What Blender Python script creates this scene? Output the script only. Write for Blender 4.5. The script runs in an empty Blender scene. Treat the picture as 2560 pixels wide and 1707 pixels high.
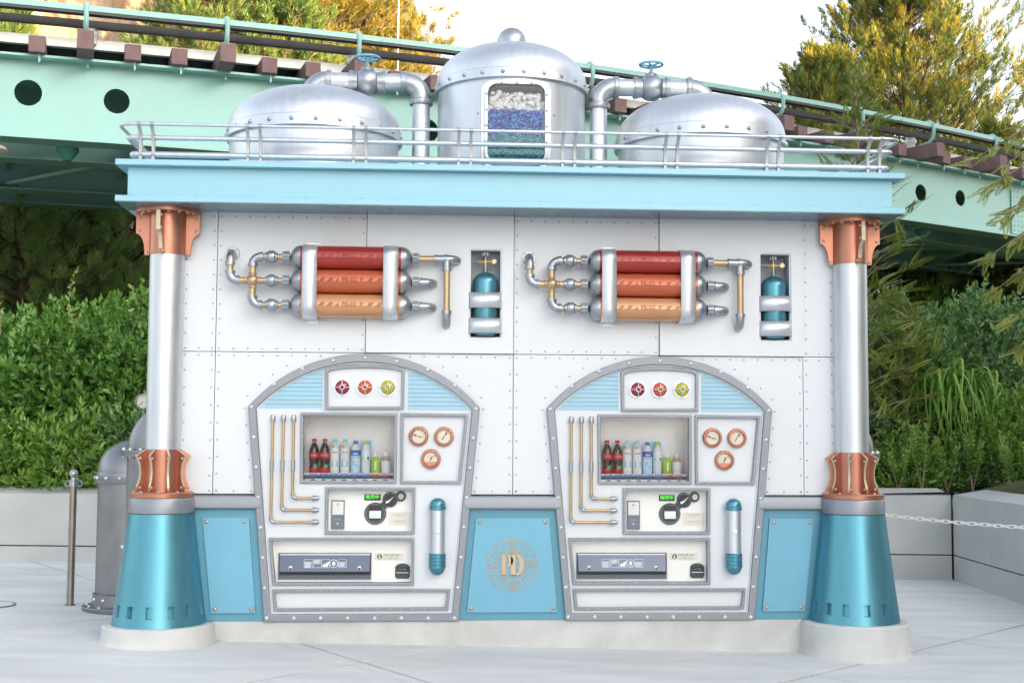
import bpy, bmesh, math, random
import numpy as np
from mathutils import Vector, Matrix, noise

random.seed(5)
rng = np.random.default_rng(11)
sc = bpy.context.scene
C = sc.collection
R_ = math.radians
PI = math.pi

# ------------------------------------------------------------------ camera
CAM = (-0.5918, -8.9353, 1.4206)
FPX, IW, IH = 3300.0, 2560.0, 1707.0          # focal length in photo pixels
YAW, PITCH, ROLL = -0.06502, 0.06939, 0.00539
cyw, syw = math.cos(YAW), math.sin(YAW)
FWD = Vector((-syw*math.cos(PITCH), cyw*math.cos(PITCH), math.sin(PITCH)))
_r = Vector((cyw, syw, 0)); _u = _r.cross(FWD)
RGT = _r*math.cos(ROLL) + _u*math.sin(ROLL)
UPV = -_r*math.sin(ROLL) + _u*math.cos(ROLL)
cd = bpy.data.cameras.new('camera'); cam = bpy.data.objects.new('camera', cd); C.objects.link(cam)
cd.sensor_width = 36; cd.sensor_fit = 'HORIZONTAL'; cd.lens = FPX/IW*36
cd.clip_start = 0.1; cd.clip_end = 3000
m = Matrix((RGT, UPV, -FWD)).transposed().to_4x4(); m.translation = Vector(CAM); cam.matrix_world = m
sc.camera = cam

def at(px, py, Y=None, Z=None):
    """measurement in the photograph -> real point on a plane of known depth Y or height Z"""
    d = FWD + RGT*((px-IW/2)/FPX) - UPV*((py-IH/2)/FPX)
    t = (Y-CAM[1])/d.y if Y is not None else (Z-CAM[2])/d.z
    return Vector(CAM) + d*t

# ------------------------------------------------------------------ world, sun, exposure
SUN_EL, SUN_AZ = R_(15), math.atan2(0.70, -0.714)      # azimuth from +Y, clockwise
w = bpy.data.worlds.new('World'); sc.world = w; w.use_nodes = True
nt = w.node_tree; nt.nodes.clear()
sky = nt.nodes.new('ShaderNodeTexSky'); sky.sky_type = 'NISHITA'; sky.sun_disc = False
sky.sun_elevation = SUN_EL; sky.sun_rotation = SUN_AZ
sky.air_density = 1.0; sky.dust_density = 3.0; sky.ozone_density = 0.6; sky.altitude = 0
hs = nt.nodes.new('ShaderNodeHueSaturation'); hs.inputs['Saturation'].default_value = 0.45
bg = nt.nodes.new('ShaderNodeBackground'); bg.inputs['Strength'].default_value = 0.15
ow = nt.nodes.new('ShaderNodeOutputWorld')
nt.links.new(sky.outputs[0], hs.inputs['Color']); nt.links.new(hs.outputs[0], bg.inputs[0]); nt.links.new(bg.outputs[0], ow.inputs[0])
sl = bpy.data.lights.new('sun', 'SUN'); sl.energy = 5.0; sl.angle = R_(0.6); sl.color = (1.0, 0.68, 0.34)
so = bpy.data.objects.new('sun', sl); C.objects.link(so)
sdir = Vector((math.sin(SUN_AZ)*math.cos(SUN_EL), math.cos(SUN_AZ)*math.cos(SUN_EL), math.sin(SUN_EL)))
so.rotation_euler = sdir.to_track_quat('Z', 'Y').to_euler(); so.location = sdir*60
sc.view_settings.view_transform = 'Standard'; sc.view_settings.look = 'None'
sc.view_settings.exposure = 1.95; sc.view_settings.gamma = 1.0; sc.view_settings.use_curve_mapping = False
sc.render.resolution_x = 1024; sc.render.resolution_y = 682

# ------------------------------------------------------------------ materials
MATS = {}
def mat(name, col, rough=.5, metal=0., spec=.5, var=.06, scale=6., bump=0., bscale=60., stretch=(1,1,1), coat=0., rvar=.08, col2=None, trans=0., emit=None, ramp=(.35,.7)):
    if name in MATS: return MATS[name]
    M = bpy.data.materials.new(name); M.use_nodes = True; n = M.node_tree.nodes; l = M.node_tree.links
    b = n['Principled BSDF']
    tc = n.new('ShaderNodeTexCoord'); mp = n.new('ShaderNodeMapping'); mp.inputs['Scale'].default_value = stretch
    l.new(tc.outputs['Object'], mp.inputs['Vector'])
    nz = n.new('ShaderNodeTexNoise'); nz.inputs['Scale'].default_value = scale; nz.inputs['Detail'].default_value = 5
    l.new(mp.outputs[0], nz.inputs['Vector'])
    cr = n.new('ShaderNodeValToRGB'); cr.color_ramp.elements[0].position = ramp[0]; cr.color_ramp.elements[1].position = ramp[1]
    c2 = col2 if col2 else tuple(min(1, c*(1+var)) for c in col)
    c1 = col if col2 else tuple(c*(1-var) for c in col)
    cr.color_ramp.elements[0].color = (*c1, 1); cr.color_ramp.elements[1].color = (*c2, 1)
    l.new(nz.outputs['Fac'], cr.inputs[0]); l.new(cr.outputs[0], b.inputs['Base Color'])
    mr = n.new('ShaderNodeMapRange'); mr.inputs['To Min'].default_value = max(.02, rough-rvar); mr.inputs['To Max'].default_value = min(1, rough+rvar)
    l.new(nz.outputs['Fac'], mr.inputs['Value']); l.new(mr.outputs[0], b.inputs['Roughness'])
    b.inputs['Metallic'].default_value = metal
    b.inputs['Specular IOR Level'].default_value = spec
    b.inputs['Coat Weight'].default_value = coat; b.inputs['Coat Roughness'].default_value = .15
    b.inputs['Transmission Weight'].default_value = trans
    if emit:
        b.inputs['Emission Color'].default_value = (*emit[:3], 1); b.inputs['Emission Strength'].default_value = emit[3]
    if bump > 0:
        n2 = n.new('ShaderNodeTexNoise'); n2.inputs['Scale'].default_value = bscale; n2.inputs['Detail'].default_value = 6
        l.new(mp.outputs[0], n2.inputs['Vector'])
        bp = n.new('ShaderNodeBump'); bp.inputs['Strength'].default_value = bump; bp.inputs['Distance'].default_value = .02
        l.new(n2.outputs['Fac'], bp.inputs['Height']); l.new(bp.outputs[0], b.inputs['Normal'])
    MATS[name] = M; return M

def glass_mat(name, tint=(1,1,1), base=.04, rough=.02):
    if name in MATS: return MATS[name]
    M = bpy.data.materials.new(name); M.use_nodes = True; n = M.node_tree.nodes; l = M.node_tree.links
    n.clear(); o = n.new('ShaderNodeOutputMaterial'); mx = n.new('ShaderNodeMixShader')
    t = n.new('ShaderNodeBsdfTransparent'); t.inputs[0].default_value = (*tint, 1)
    g = n.new('ShaderNodeBsdfGlossy'); g.inputs['Roughness'].default_value = rough
    fr = n.new('ShaderNodeFresnel'); fr.inputs[0].default_value = 1.5
    ad = n.new('ShaderNodeMath'); ad.operation = 'ADD'; ad.inputs[1].default_value = base
    l.new(fr.outputs[0], ad.inputs[0]); l.new(ad.outputs[0], mx.inputs[0]); l.new(t.outputs[0], mx.inputs[1]); l.new(g.outputs[0], mx.inputs[2]); l.new(mx.outputs[0], o.inputs[0])
    MATS[name] = M; return M

def leaf_mat(name, cols, rough=.45, transl=.3, spec=.5):
    M = bpy.data.materials.new(name); M.use_nodes = True; n = M.node_tree.nodes; l = M.node_tree.links
    b = n['Principled BSDF']; o = n['Material Output']
    a = n.new('ShaderNodeAttribute'); a.attribute_name = 'tint'
    cr = n.new('ShaderNodeValToRGB'); e = cr.color_ramp.elements
    e[0].color = (*cols[0], 1); e[1].color = (*cols[-1], 1)
    for i, c in enumerate(cols[1:-1]):
        k = e.new((i+1)/(len(cols)-1)); k.color = (*c, 1)
    l.new(a.outputs['Fac'], cr.inputs[0]); l.new(cr.outputs[0], b.inputs['Base Color'])
    b.inputs['Roughness'].default_value = rough; b.inputs['Specular IOR Level'].default_value = spec
    tr = n.new('ShaderNodeBsdfTranslucent'); l.new(cr.outputs[0], tr.inputs[0])
    mx = n.new('ShaderNodeMixShader'); mx.inputs[0].default_value = transl
    l.new(b.outputs[0], mx.inputs[1]); l.new(tr.outputs[0], mx.inputs[2]); l.new(mx.outputs[0], o.inputs[0])
    return M

WHITE = mat('white_paint', (.70,.725,.755), .38, 0, .5, .02, 1.5, .03, 18)
WHITE2 = mat('white_paint_side', (.74,.76,.79), .5, 0, .4, .03, 2)
CREAM = mat('cream_panel', (.86,.85,.81), .45, 0, .4, .02, 3)
GREY = mat('grey_metal_paint', (.275,.295,.33), .42, .55, .5, .06, 30, .05, 250, (1,1,6))
DGREY = mat('dark_grey_metal', (.26,.265,.28), .36, .85, .5, .08, 8, .03, 90)
SILVER = mat('brushed_silver', (.66,.69,.73), .45, .97, .5, .05, 25, .02, 160, (1,1,.12), rvar=.06)
SILVERD = mat('dull_silver', (.42,.445,.48), .40, .92, .5, .08, 14, .03, 120)
STEEL = mat('strap_steel', (.72,.745,.78), .42, .75, .5, .04, 10)
BRASS = mat('brass_tube', (.55,.40,.24), .38, .75, .5, .08, 10)
BRASSL = mat('pale_brass', (.60,.53,.38), .42, .6, .5, .06, 12)
COPPER = mat('copper_paint', (.50,.225,.155), .37, .82, .5, .07, 5, .03, 60)
COPPERB = mat('copper_bolt', (.72,.42,.28), .32, .8, .5, .06, 5)
TEALM = mat('teal_metallic', (.115,.335,.425), .36, .80, .5, .05, 18, .015, 120, (1,1,.2))
TEAL = mat('teal_flat', (.17,.42,.56), .42, .15, .5, .05, 3, .02, 40)
TEALF = mat('teal_backing', (.12,.33,.43), .45, .15, .5, .05, 3)
SKYB = mat('cornice_blue', (.29,.54,.64), .33, .1, .5, .03, 2, .01, 9)
LBLUE = mat('louvre_blue', (.30,.56,.72), .45, 0, .5, .03, 4)
CONC = mat('concrete_plinth', (.50,.50,.475), .8, 0, .3, .1, 4, .25, 70, col2=(.62,.62,.60), ramp=(.3,.65))
CONCW = mat('concrete_wall', (.44,.45,.445), .85, 0, .3, .1, 1.6, .3, 90, col2=(.53,.54,.53), ramp=(.3,.7))
PAVE = mat('paving_concrete', (.60,.60,.595), .8, 0, .3, .1, 1.1, .25, 60, (1,3.2,1), col2=(.72,.72,.715), ramp=(.32,.68))
JOINT = mat('joint_grey', (.11,.12,.13), .9, 0, .2, .1, 8)
MINT = mat('girder_green', (.28,.51,.47), .42, 0, .5, .07, .9, 0, 14, (1,1,.3))
GREEND = mat('girder_dark_green', (.06,.24,.20), .5, 0, .5, .1, 2)
BROWN = mat('sleeper_brown', (.20,.125,.125), .7, 0, .3, .15, 7, .15, 60)
RAILW = mat('rail_pale', (.78,.77,.73), .5, .3, .4, .08, 5)
RAILD = mat('rail_dark', (.06,.055,.055), .6, .2, .3, .2, 5)
BLACK = mat('black_plastic', (.025,.028,.03), .35, 0, .5, .1, 8)
CHARC = mat('charcoal_plastic', (.06,.07,.08), .35, .1, .5, .1, 8)
CHROME = mat('chrome', (.8,.8,.82), .12, 1., .5, .02, 8)
GLASS = glass_mat('window_glass', base=-.012)
BARK = mat('bark', (.10,.065,.045), .9, 0, .2, .3, 12, .5, 40)
BARKL = mat('bark_light', (.26,.20,.15), .9, 0, .2, .25, 12, .4, 40)
SOIL = mat('soil', (.10,.11,.05), .95, 0, .2, .3, 3, .4, 20)
LIGHTW = mat('white_plastic', (.8,.8,.8), .4)

# ------------------------------------------------------------------ mesh helpers
def frame_of(ax):
    ax = Vector(ax).normalized()
    t = Vector((0,0,1)) if abs(ax.z) < .9 else Vector((1,0,0))
    u = t.cross(ax).normalized(); return u, ax.cross(u), ax

class MB:
    def __init__(s): s.v = []; s.f = []
    def add(s, vs, fs):
        o = len(s.v); s.v += [tuple(q) for q in vs]; s.f += [tuple(i+o for i in f) for f in fs]; return s
    def box(s, x0, x1, y0, y1, z0, z1):
        return s.add([(x,y,z) for z in (z0,z1) for y in (y0,y1) for x in (x0,x1)],
            [(0,2,3,1),(4,5,7,6),(0,1,5,4),(2,6,7,3),(0,4,6,2),(1,3,7,5)])
    def prism(s, poly, y0, y1):
        """(x,z) outline extruded from y0 (towards the viewer) to y1"""
        n = len(poly); vs = [(x,y0,z) for x,z in poly] + [(x,y1,z) for x,z in poly]
        a = sum(poly[i][0]*poly[(i+1)%n][1]-poly[(i+1)%n][0]*poly[i][1] for i in range(n))
        fs = [tuple(range(n)), tuple(range(2*n-1, n-1, -1))] + [(i, n+i, n+(i+1)%n, (i+1)%n) for i in range(n)]
        if a < 0: fs = [f[::-1] for f in fs]
        return s.add(vs, fs)
    def ring(s, out, inn, y0, y1):
        n = len(out)
        vs = [(x,y0,z) for x,z in out]+[(x,y0,z) for x,z in inn]+[(x,y1,z) for x,z in out]+[(x,y1,z) for x,z in inn]
        fs = []
        for i in range(n):
            j = (i+1) % n
            fs += [(i,j,n+j,n+i), (2*n+j,2*n+i,3*n+i,3*n+j), (j,i,2*n+i,2*n+j), (n+i,n+j,3*n+j,3*n+i)]
        a = sum(out[i][0]*out[(i+1)%n][1]-out[(i+1)%n][0]*out[i][1] for i in range(n))
        if a < 0: fs = [f[::-1] for f in fs]
        return s.add(vs, fs)
    def lathe(s, prof, o, ax=(0,0,1), seg=32):
        u, v, a = frame_of(ax); o = Vector(o); vs = []; fs = []; idx = []
        for r, h in prof:
            if r < 1e-6:
                idx.append([len(vs)]*seg); vs.append(o+a*h)
            else:
                k = len(vs); idx.append([k+i for i in range(seg)])
                vs += [o+a*h+(u*math.cos(2*PI*i/seg)+v*math.sin(2*PI*i/seg))*r for i in range(seg)]
        for p in range(len(prof)-1):
            A, B = idx[p], idx[p+1]
            for i in range(seg):
                j = (i+1) % seg; f = []
                for k in (A[i], A[j], B[j], B[i]):
                    if k not in f: f.append(k)
                if len(f) > 2: fs.append(tuple(f))
        return s.add(vs, fs)
    def cyl(s, p0, p1, r, seg=20, r1=None):
        p0 = Vector(p0); p1 = Vector(p1); L = (p1-p0).length; r1 = r if r1 is None else r1
        return s.lathe([(0,0),(r,0),(r1,L),(0,L)], p0, p1-p0, seg)
    def tube(s, pts, r, seg=12, cap=True):
        pts = [Vector(p) for p in pts]; n = len(pts); rs = r if hasattr(r, '__len__') else [r]*n
        vs = []; fs = []; T = [(pts[min(i+1,n-1)]-pts[max(i-1,0)]).normalized() for i in range(n)]
        u = frame_of(T[0])[0]
        for i in range(n):
            u = (u - T[i]*u.dot(T[i])).normalized(); v = T[i].cross(u)
            vs += [pts[i]+(u*math.cos(2*PI*k/seg)+v*math.sin(2*PI*k/seg))*rs[i] for k in range(seg)]
        for i in range(n-1):
            for k in range(seg):
                j = (k+1) % seg; fs.append((i*seg+k, i*seg+j, (i+1)*seg+j, (i+1)*seg+k))
        if cap: fs += [tuple(range(seg-1,-1,-1)), tuple((n-1)*seg+k for k in range(seg))]
        return s.add(vs, fs)
    def dome(s, c, nrm, r, h=None, seg=10, rings=3):
        h = r if h is None else h
        prof = [(r*math.cos(i/rings*PI/2), h*math.sin(i/rings*PI/2)) for i in range(rings)] + [(0, h)]
        return s.lathe(prof, c, nrm, seg)
    def sphere(s, c, r, seg=20, rings=10, sq=1.):
        return s.lathe([(r*math.sin(i/rings*PI) if 0 < i < rings else 0, -r*sq*math.cos(i/rings*PI)) for i in range(rings+1)], c, (0,0,1), seg)
    def torus(s, c, ax, Rr, r, seg=36, ms=10):
        u, v, a = frame_of(ax); c = Vector(c); vs = []; fs = []
        for i in range(seg):
            d = u*math.cos(2*PI*i/seg)+v*math.sin(2*PI*i/seg)
            vs += [c+d*(Rr+r*math.cos(2*PI*k/ms))+a*(r*math.sin(2*PI*k/ms)) for k in range(ms)]
        for i in range(seg):
            for k in range(ms):
                j = (i+1)%seg; q = (k+1)%ms
                fs.append((i*ms+k, j*ms+k, j*ms+q, i*ms+q))
        return s.add(vs, fs)
    def mesh(s, name, material, angle=38, flat=False):
        me = bpy.data.meshes.new(name); me.from_pydata(s.v, [], s.f)
        bm = bmesh.new(); bm.from_mesh(me); bmesh.ops.recalc_face_normals(bm, faces=bm.faces); bm.to_mesh(me); bm.free()
        if not flat: me.polygons.foreach_set('use_smooth', [True]*len(me.polygons)); me.set_sharp_from_angle(angle=R_(angle))
        me.materials.append(material); return me
    def build(s, name, material, parent=None, bevel=0., angle=38, flat=False, **k):
        return link(name, s.mesh(name, material, angle, flat), parent, bevel=bevel, **k)

BASE = {}
def link(name, me, parent=None, loc=None, rot=None, bevel=0., kind=None, seg=2, scale=None):
    o = bpy.data.objects.new(name, me); C.objects.link(o)
    if loc is not None: o.location = loc
    if rot is not None: o.rotation_euler = rot
    if scale is not None: o.scale = scale
    if parent is not None:
        o.parent = parent; b = BASE.get(parent.name)
        if b is not None: o.matrix_parent_inverse = Matrix.Translation(-b)
    if bevel:
        md = o.modifiers.new('bevel', 'BEVEL'); md.width = bevel; md.segments = seg; md.limit_method = 'ANGLE'; md.angle_limit = R_(40); md.harden_normals = False
    if kind: o['kind'] = kind
    return o
def tag(o, label, cat, group=None):
    o['label'] = label; o['category'] = cat
    if group: o['group'] = group
    return o
def thing(name, label, cat, loc, group=None):
    o = bpy.data.objects.new(name, None); C.objects.link(o); o.location = loc; o.empty_display_size = .1
    BASE[o.name] = Vector(loc); return tag(o, label, cat, group)
def struct(name, mb, material, **k):
    o = mb.build(name, material, None, **k); o['kind'] = 'structure'; return o
def kids(o): return [c for c in bpy.data.objects if c.parent == o]
def copy_tree(root, dx, label, dy=0, dz=0):
    ch = {}
    for c in bpy.data.objects: ch.setdefault(c.parent, []).append(c)
    def rec(o, par):
        n = o.copy(); C.objects.link(n)
        if par is not None:
            n.parent = par; n.matrix_parent_inverse = o.matrix_parent_inverse.copy()
        for c in ch.get(o, []): rec(c, n)
        return n
    r = rec(root, None); r.location = r.location + Vector((dx,dy,dz)); r['label'] = label; return r

def text2d(s, size, bold=0., align='CENTER', space=1., shear=0.):
    cu = bpy.data.curves.new('t', 'FONT'); cu.body = s; cu.size = size; cu.align_x = align; cu.align_y = 'CENTER'; cu.offset = bold; cu.space_character = space; cu.shear = shear
    cu.resolution_u = 2
    o = bpy.data.objects.new('t', cu); C.objects.link(o)
    dg = bpy.context.evaluated_depsgraph_get(); me = bpy.data.meshes.new_from_object(o.evaluated_get(dg))
    vs = [(v.co.x, v.co.y) for v in me.vertices]; fs = [tuple(p.vertices) for p in me.polygons]
    bpy.data.objects.remove(o); bpy.data.curves.remove(cu); bpy.data.meshes.remove(me)
    return vs, fs
def flat_text(mb, s, size, x, y, z, **k):
    vs, fs = text2d(s, size, **k); mb.add([(x+a, y, z+b) for a,b in vs], fs)
def pnt(mb, poly, y):       # flat printed patch facing the viewer
    mb.add([(a, y, b) for a,b in poly], [tuple(range(len(poly)))])
def rect(x0, x1, z0, z1): return [(x0,z0),(x1,z0),(x1,z1),(x0,z1)]
def disc(cx, cz, r, n=28): return [(cx+r*math.cos(2*PI*i/n), cz+r*math.sin(2*PI*i/n)) for i in range(n)]
def fill_holes(outer, holes, y):
    """flat plate with holes -> (verts, tris)"""
    bm = bmesh.new(); es = []
    for loop in [outer]+holes:
        vs = [bm.verts.new((x, y, z)) for x,z in loop]
        es += [bm.edges.new((vs[i], vs[(i+1)%len(vs)])) for i in range(len(vs))]
    bmesh.ops.triangle_fill(bm, use_beauty=True, use_dissolve=False, edges=es)
    bm.verts.index_update(); v = [tuple(q.co) for q in bm.verts]; f = [tuple(q.index for q in p.verts) for p in bm.faces]
    bm.free(); return v, f
def arc(c, r, a0, a1, n, ax0, ax1):
    c = Vector(c); return [c+Vector(ax0)*(r*math.cos(a0+(a1-a0)*i/n))+Vector(ax1)*(r*math.sin(a0+(a1-a0)*i/n)) for i in range(n+1)]
GZ = lambda x: -.0235*max(-14, min(14, x))       # the paving falls gently to the right
# ================================================================== SETTING
def grid_sheet(xs, ys, zf):
    vs = [(x, y, zf(x,y)) for y in ys for x in xs]; nx = len(xs)
    return vs, [(j*nx+i, j*nx+i+1, (j+1)*nx+i+1, (j+1)*nx+i) for j in range(len(ys)-1) for i in range(nx-1)]
mb = MB(); vs, fs = grid_sheet([-900,-200,-60,-14,14,60,200,900], [-900,-200,-60,-20,6,60,200,900], lambda x,y: GZ(x)-.02); mb.add(vs, fs)
ground = struct('ground', mb, JOINT)

# concrete slabs, cut along the diagonal joints
def clip(poly, p, n, d):
    out = []
    for i in range(len(poly)):
        a, b = poly[i], poly[(i+1)%len(poly)]
        da = (a[0]-p[0])*n[0]+(a[1]-p[1])*n[1]-d; db = (b[0]-p[0])*n[0]+(b[1]-p[1])*n[1]-d
        if da >= 0: out.append(a)
        if (da >= 0) != (db >= 0):
            t = da/(da-db); out.append((a[0]+(b[0]-a[0])*t, a[1]+(b[1]-a[1])*t))
    return out
slabs = [[(-13,-16),(13,-16),(13,5.15),(-13,5.15)]]
for x, y, ang, gap in [(-.95,-.71,49,.013),(1.80,-.87,45,.016),(-3.75,3.07,48,.013),(-3.05,.13,47,.013),(.9,-5.2,47,.013),(-5.5,-2,48,.013),(5.5,-1,46,.013),
        (-.96,-.71,123,.013),(1.81,-.86,124,.010),(3.32,.6,124,.010),(4.5,3.5,118,.004),(-3.75,3.07,125,.004),(-4.2,-2.,124,.013),(6.5,.8,124,.006)]:
    n = (-math.sin(R_(ang)), math.cos(R_(ang))); nn = (-n[0], -n[1]); new = []
    for s in slabs:
        for q in (n, nn):
            c = clip(s, (x,y), q, gap)
            if len(c) > 2: new.append(c)
    slabs = new
for s in slabs:
    a = abs(sum(s[i][0]*s[(i+1)%len(s)][1]-s[(i+1)%len(s)][0]*s[i][1] for i in range(len(s))))/2
    if a < .02: continue
    k = len(s); mb = MB()
    mb.add([(x,y,GZ(x)) for x,y in s]+[(x,y,GZ(x)-.05) for x,y in s], [tuple(range(k)), tuple(range(2*k-1,k-1,-1))]+[(i,k+i,k+(i+1)%k,(i+1)%k) for i in range(k)])
    mb.build('paving_slab', PAVE, ground, bevel=.003)
# drain cover by the stanchion
t = thing('drain_cover', 'round concrete drain cover set flush in the paving by the steel post', 'drain cover', (-3.9,1.5,GZ(-3.9)))
MB().lathe([(0,.004),(.20,.004),(.20,-.03)], (-3.93,1.5,GZ(-3.93)), seg=40).build('lid', PAVE, t)
MB().torus((-3.93,1.5,GZ(-3.93)+.002), (0,0,1), .215, .006, 40, 6).build('rim', GREY, t)
for dx in (-.06,.06): MB().lathe([(0,.007),(.018,.007),(.018,0)], (-3.93+dx,1.47,GZ(-3.93)), seg=14).build('lifting_hole', BLACK, t)

# ---- retaining walls
def ret_wall(name, label, path, zt, joints):
    t = thing(name, label, 'retaining wall', (*path[0], GZ(path[0][0])))
    for a, b in zip(path[:-1], path[1:]):
        A = Vector((*a,0)); B = Vector((*b,0)); d = (B-A); L = d.length; d.normalize(); nrm = Vector((-d.y, d.x, 0))   # nrm points to the planter
        js = [0]+[j for j in joints if 0 < j < L]+[L]
        for s0, s1 in zip(js[:-1], js[1:]):
            p0 = A+d*(s0+.004); p1 = A+d*(s1-.004); g0 = GZ(p0.x)-.05; g1 = GZ(p1.x)-.05; zl0 = GZ(p0.x)*.5+.20; zl1 = GZ(p1.x)*.5+.20
            def slab(za0, za1, zb0, zb1, f, k):
                q = [p0+nrm*f, p1+nrm*f, p1+nrm*k, p0+nrm*k]; zs = [za0, za1, za1, za0]; zu = [zb0, zb1, zb1, zb0]
                return MB().add([(c.x,c.y,z) for c,z in zip(q,zs)]+[(c.x,c.y,z) for c,z in zip(q,zu)], [(0,3,2,1),(4,5,6,7),(0,1,5,4),(1,2,6,5),(2,3,7,6),(3,0,4,7)])
            slab(g0, g1, zl0, zl1, 0, .3).build('base_course', CONCW, t, bevel=.004)
            slab(zl0+.012, zl1+.012, zt-.0, zt-.0, 0, .3).build('wall_block', CONCW, t, bevel=.004)
            m_ = MB(); q = [(p0, 0, zt+.003),(p1,0,zt+.003),(p1,.36,zt+.06),(p0,.36,zt+.06)]
            m_.add([(c+nrm*o)[:2]+(z,) for c,o,z in q]+[(c+nrm*o)[:2]+(zt+.001,) for c,o,z in q], [(0,1,2,3),(7,6,5,4),(0,4,5,1),(1,5,6,2),(2,6,7,3),(3,7,4,0)])
            m_.build('coping', CONCW, t, bevel=.003)
    return t
ret_wall('retaining_wall', 'long pale concrete retaining wall under the shrubs behind the booth', [(-11,4.75),(5.05,4.98)], .785, [4,9.6])
ret_wall('retaining_wall', 'concrete retaining wall angled towards the viewer beside the hanging chain', [(5.06,4.97),(4.85,2.6),(4.6,-.6)], .785, [1.15,2.6])

# ---- planted bank and hill behind
def bank(x, y):
    f = y-4.9
    z = .80 + .50*max(0, f-.75)**.9 if f > 0 else .7
    z = min(z, 2.6 + .10*max(0, y-10))
    if y > 17: z += (y-17)*.55*max(0,min(1,(2-x)/8)) + (y-17)*.10
    return z + .12*noise.noise(Vector((x*.5,y*.5,3)))
mb = MB(); xs = list(np.linspace(-60,60,97)); ys = list(np.concatenate([np.linspace(4.95,12,22), np.linspace(13,75,40)])); vs, fs = grid_sheet(xs, ys, bank); mb.add(vs, fs)
bk = struct('planted_bank', mb, SOIL)
mb = MB(); vs, fs = grid_sheet(list(np.linspace(5.15,16,12)), list(np.linspace(-6,5.1,10)), lambda x,y: .78+.25*max(0,x-5.3)**.7); mb.add(vs, fs)
struct('planted_bank', mb, SOIL)

# ---- building-shaped sun blocker, added out of view on the right to shade the square
t = thing('neighbouring_building', 'tall stone building standing right of the square and shading it', 'building', (27,-18,0))
MB().box(22,32,-66,4,-1,17).build('wall', mat('facade_stone', (.42,.38,.33), .8, 0, .3, .1, .4), t)
MB().box(21.8,32.2,-66.2,4.2,17,17.6).build('parapet', CONCW, t)
for k in range(16):  # window panes dressing the added sun blocker
    for r in range(4):
        y = -63+k*4; z = 2+r*3.7
        MB().box(21.95,22.1,y,y+1.6,z,z+2.1).build('window', mat('dull_pane', (.26,.25,.24), .6), t)

# ================================================================== ELEVATED TRACK
HZ = np.array([(-500,985),(0,948),(430,912),(860,874),(1179,840.6),(1751,772.5),(2022,735),(2369,677),(2800,590),(3300,470)], float)
cf = np.polyfit(HZ[:,0], HZ[:,1], 3)
ZT, ZB = 6.06, 5.06
def top_at(px): return at(px, 1098+.0054*(px-1280)-np.polyval(cf, px), Z=ZT)
pxs = np.linspace(-600, 3000, 61); PL = [top_at(p) for p in pxs]
SL = [0.]
for a, b in zip(PL[:-1], PL[1:]): SL.append(SL[-1]+math.hypot(b.x-a.x, b.y-a.y))
SL = np.array(SL); PX = np.array([p.x for p in PL]); PY = np.array([p.y for p in PL])
def tp(s, off=0., z=ZT):
    x = np.interp(s, SL, PX); y = np.interp(s, SL, PY); e = .3
    dx = np.interp(s+e, SL, PX)-np.interp(s-e, SL, PX); dy = np.interp(s+e, SL, PY)-np.interp(s-e, SL, PY); L = math.hypot(dx, dy) or 1
    return Vector((x-dy/L*off, y+dx/L*off, z))
def s_of(px): return float(np.interp(px, pxs, SL))
def swept(mb, o0, o1, z0, z1, s0=0, s1=None, n=40):
    s1 = SL[-1] if s1 is None else s1; ss = np.linspace(s0, s1, n+1); vs = []; fs = []
    for s in ss: vs += [tp(s,o0,z0), tp(s,o1,z0), tp(s,o1,z1), tp(s,o0,z1)]
    for i in range(n):
        for k in range(4): fs.append((4*i+k, 4*i+(k+1)%4, 4*i+4+(k+1)%4, 4*i+4+k))
    fs += [(3,2,1,0), tuple(4*n+k for k in range(4))]
    return mb.add(vs, fs)
trk = thing('elevated_track', 'green steel railway viaduct with brown sleepers crossing behind the booth', 'railway viaduct', (PL[30].x, PL[30].y, 0))
holes_px = [(73,251,.165),(294,272,.16),(1070,345,.16),(2301,499.5,.145),(2400,513,.14),(-150,240,.165)]
hs_ = []
for px, py, r in holes_px:
    s = s_of(px); p = tp(s); dist = (p-Vector(CAM)).dot(FWD); zz = CAM[2]+(1098+.0054*(px-1280)-py)/FPX*dist
    hs_.append((s, min(ZB+.72, max(ZB+.3, zz)), r))
edges = [0, s_of(-260), s_of(150)-1.4, s_of(640), s_of(1350), s_of(1900), s_of(2523), SL[-1]]
for a, b in zip(edges[:-1], edges[1:]):
    hh = [h for h in hs_ if a+h[2] < h[0] < b-h[2]]
    n = 10; out = [(a+(b-a)*i/n, ZB) for i in range(n+1)] + [(b-(b-a)*i/n, ZT) for i in range(n+1)]
    v, f = fill_holes(out, [[(h[0]+h[2]*math.cos(q), h[1]+h[2]*math.sin(q)) for q in np.linspace(0,2*PI,33)[:-1]] for h in hh], 0)
    o = MB().add([tp(x,0,z) for x,_,z in v], f).build('web_plate', MINT, trk, flat=True)
    md = o.modifiers.new('solid', 'SOLIDIFY'); md.thickness = .02; md.offset = 1
for off in (1.35, 3.75, 5.0):
    swept(MB(), off, off+.02, ZB, ZT, n=30).build('inner_web', MINT, trk)
for i, off in enumerate((0, 1.35, 3.75, 5.0)):
    swept(MB(), off-.19, off+.19, ZB-.025, ZB).build('bottom_flange', MINT, trk)
    swept(MB(), off-.19, off+.19, ZT, ZT+.03).build('top_flange', MINT, trk)
swept(MB(), .2, 1.2, ZT+.28, ZT+.31, n=20).build('deck_plate', RAILD, trk); swept(MB(), 3.9, 4.9, ZT+.28, ZT+.31, n=20).build('deck_plate', RAILD, trk)
for o0, o1 in ((.03,1.33),(1.38,3.73),(3.78,4.98)): swept(MB(), o0, o1, ZT-.03, ZT-.005, n=20).build('deck_plate', MINT, trk)
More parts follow.
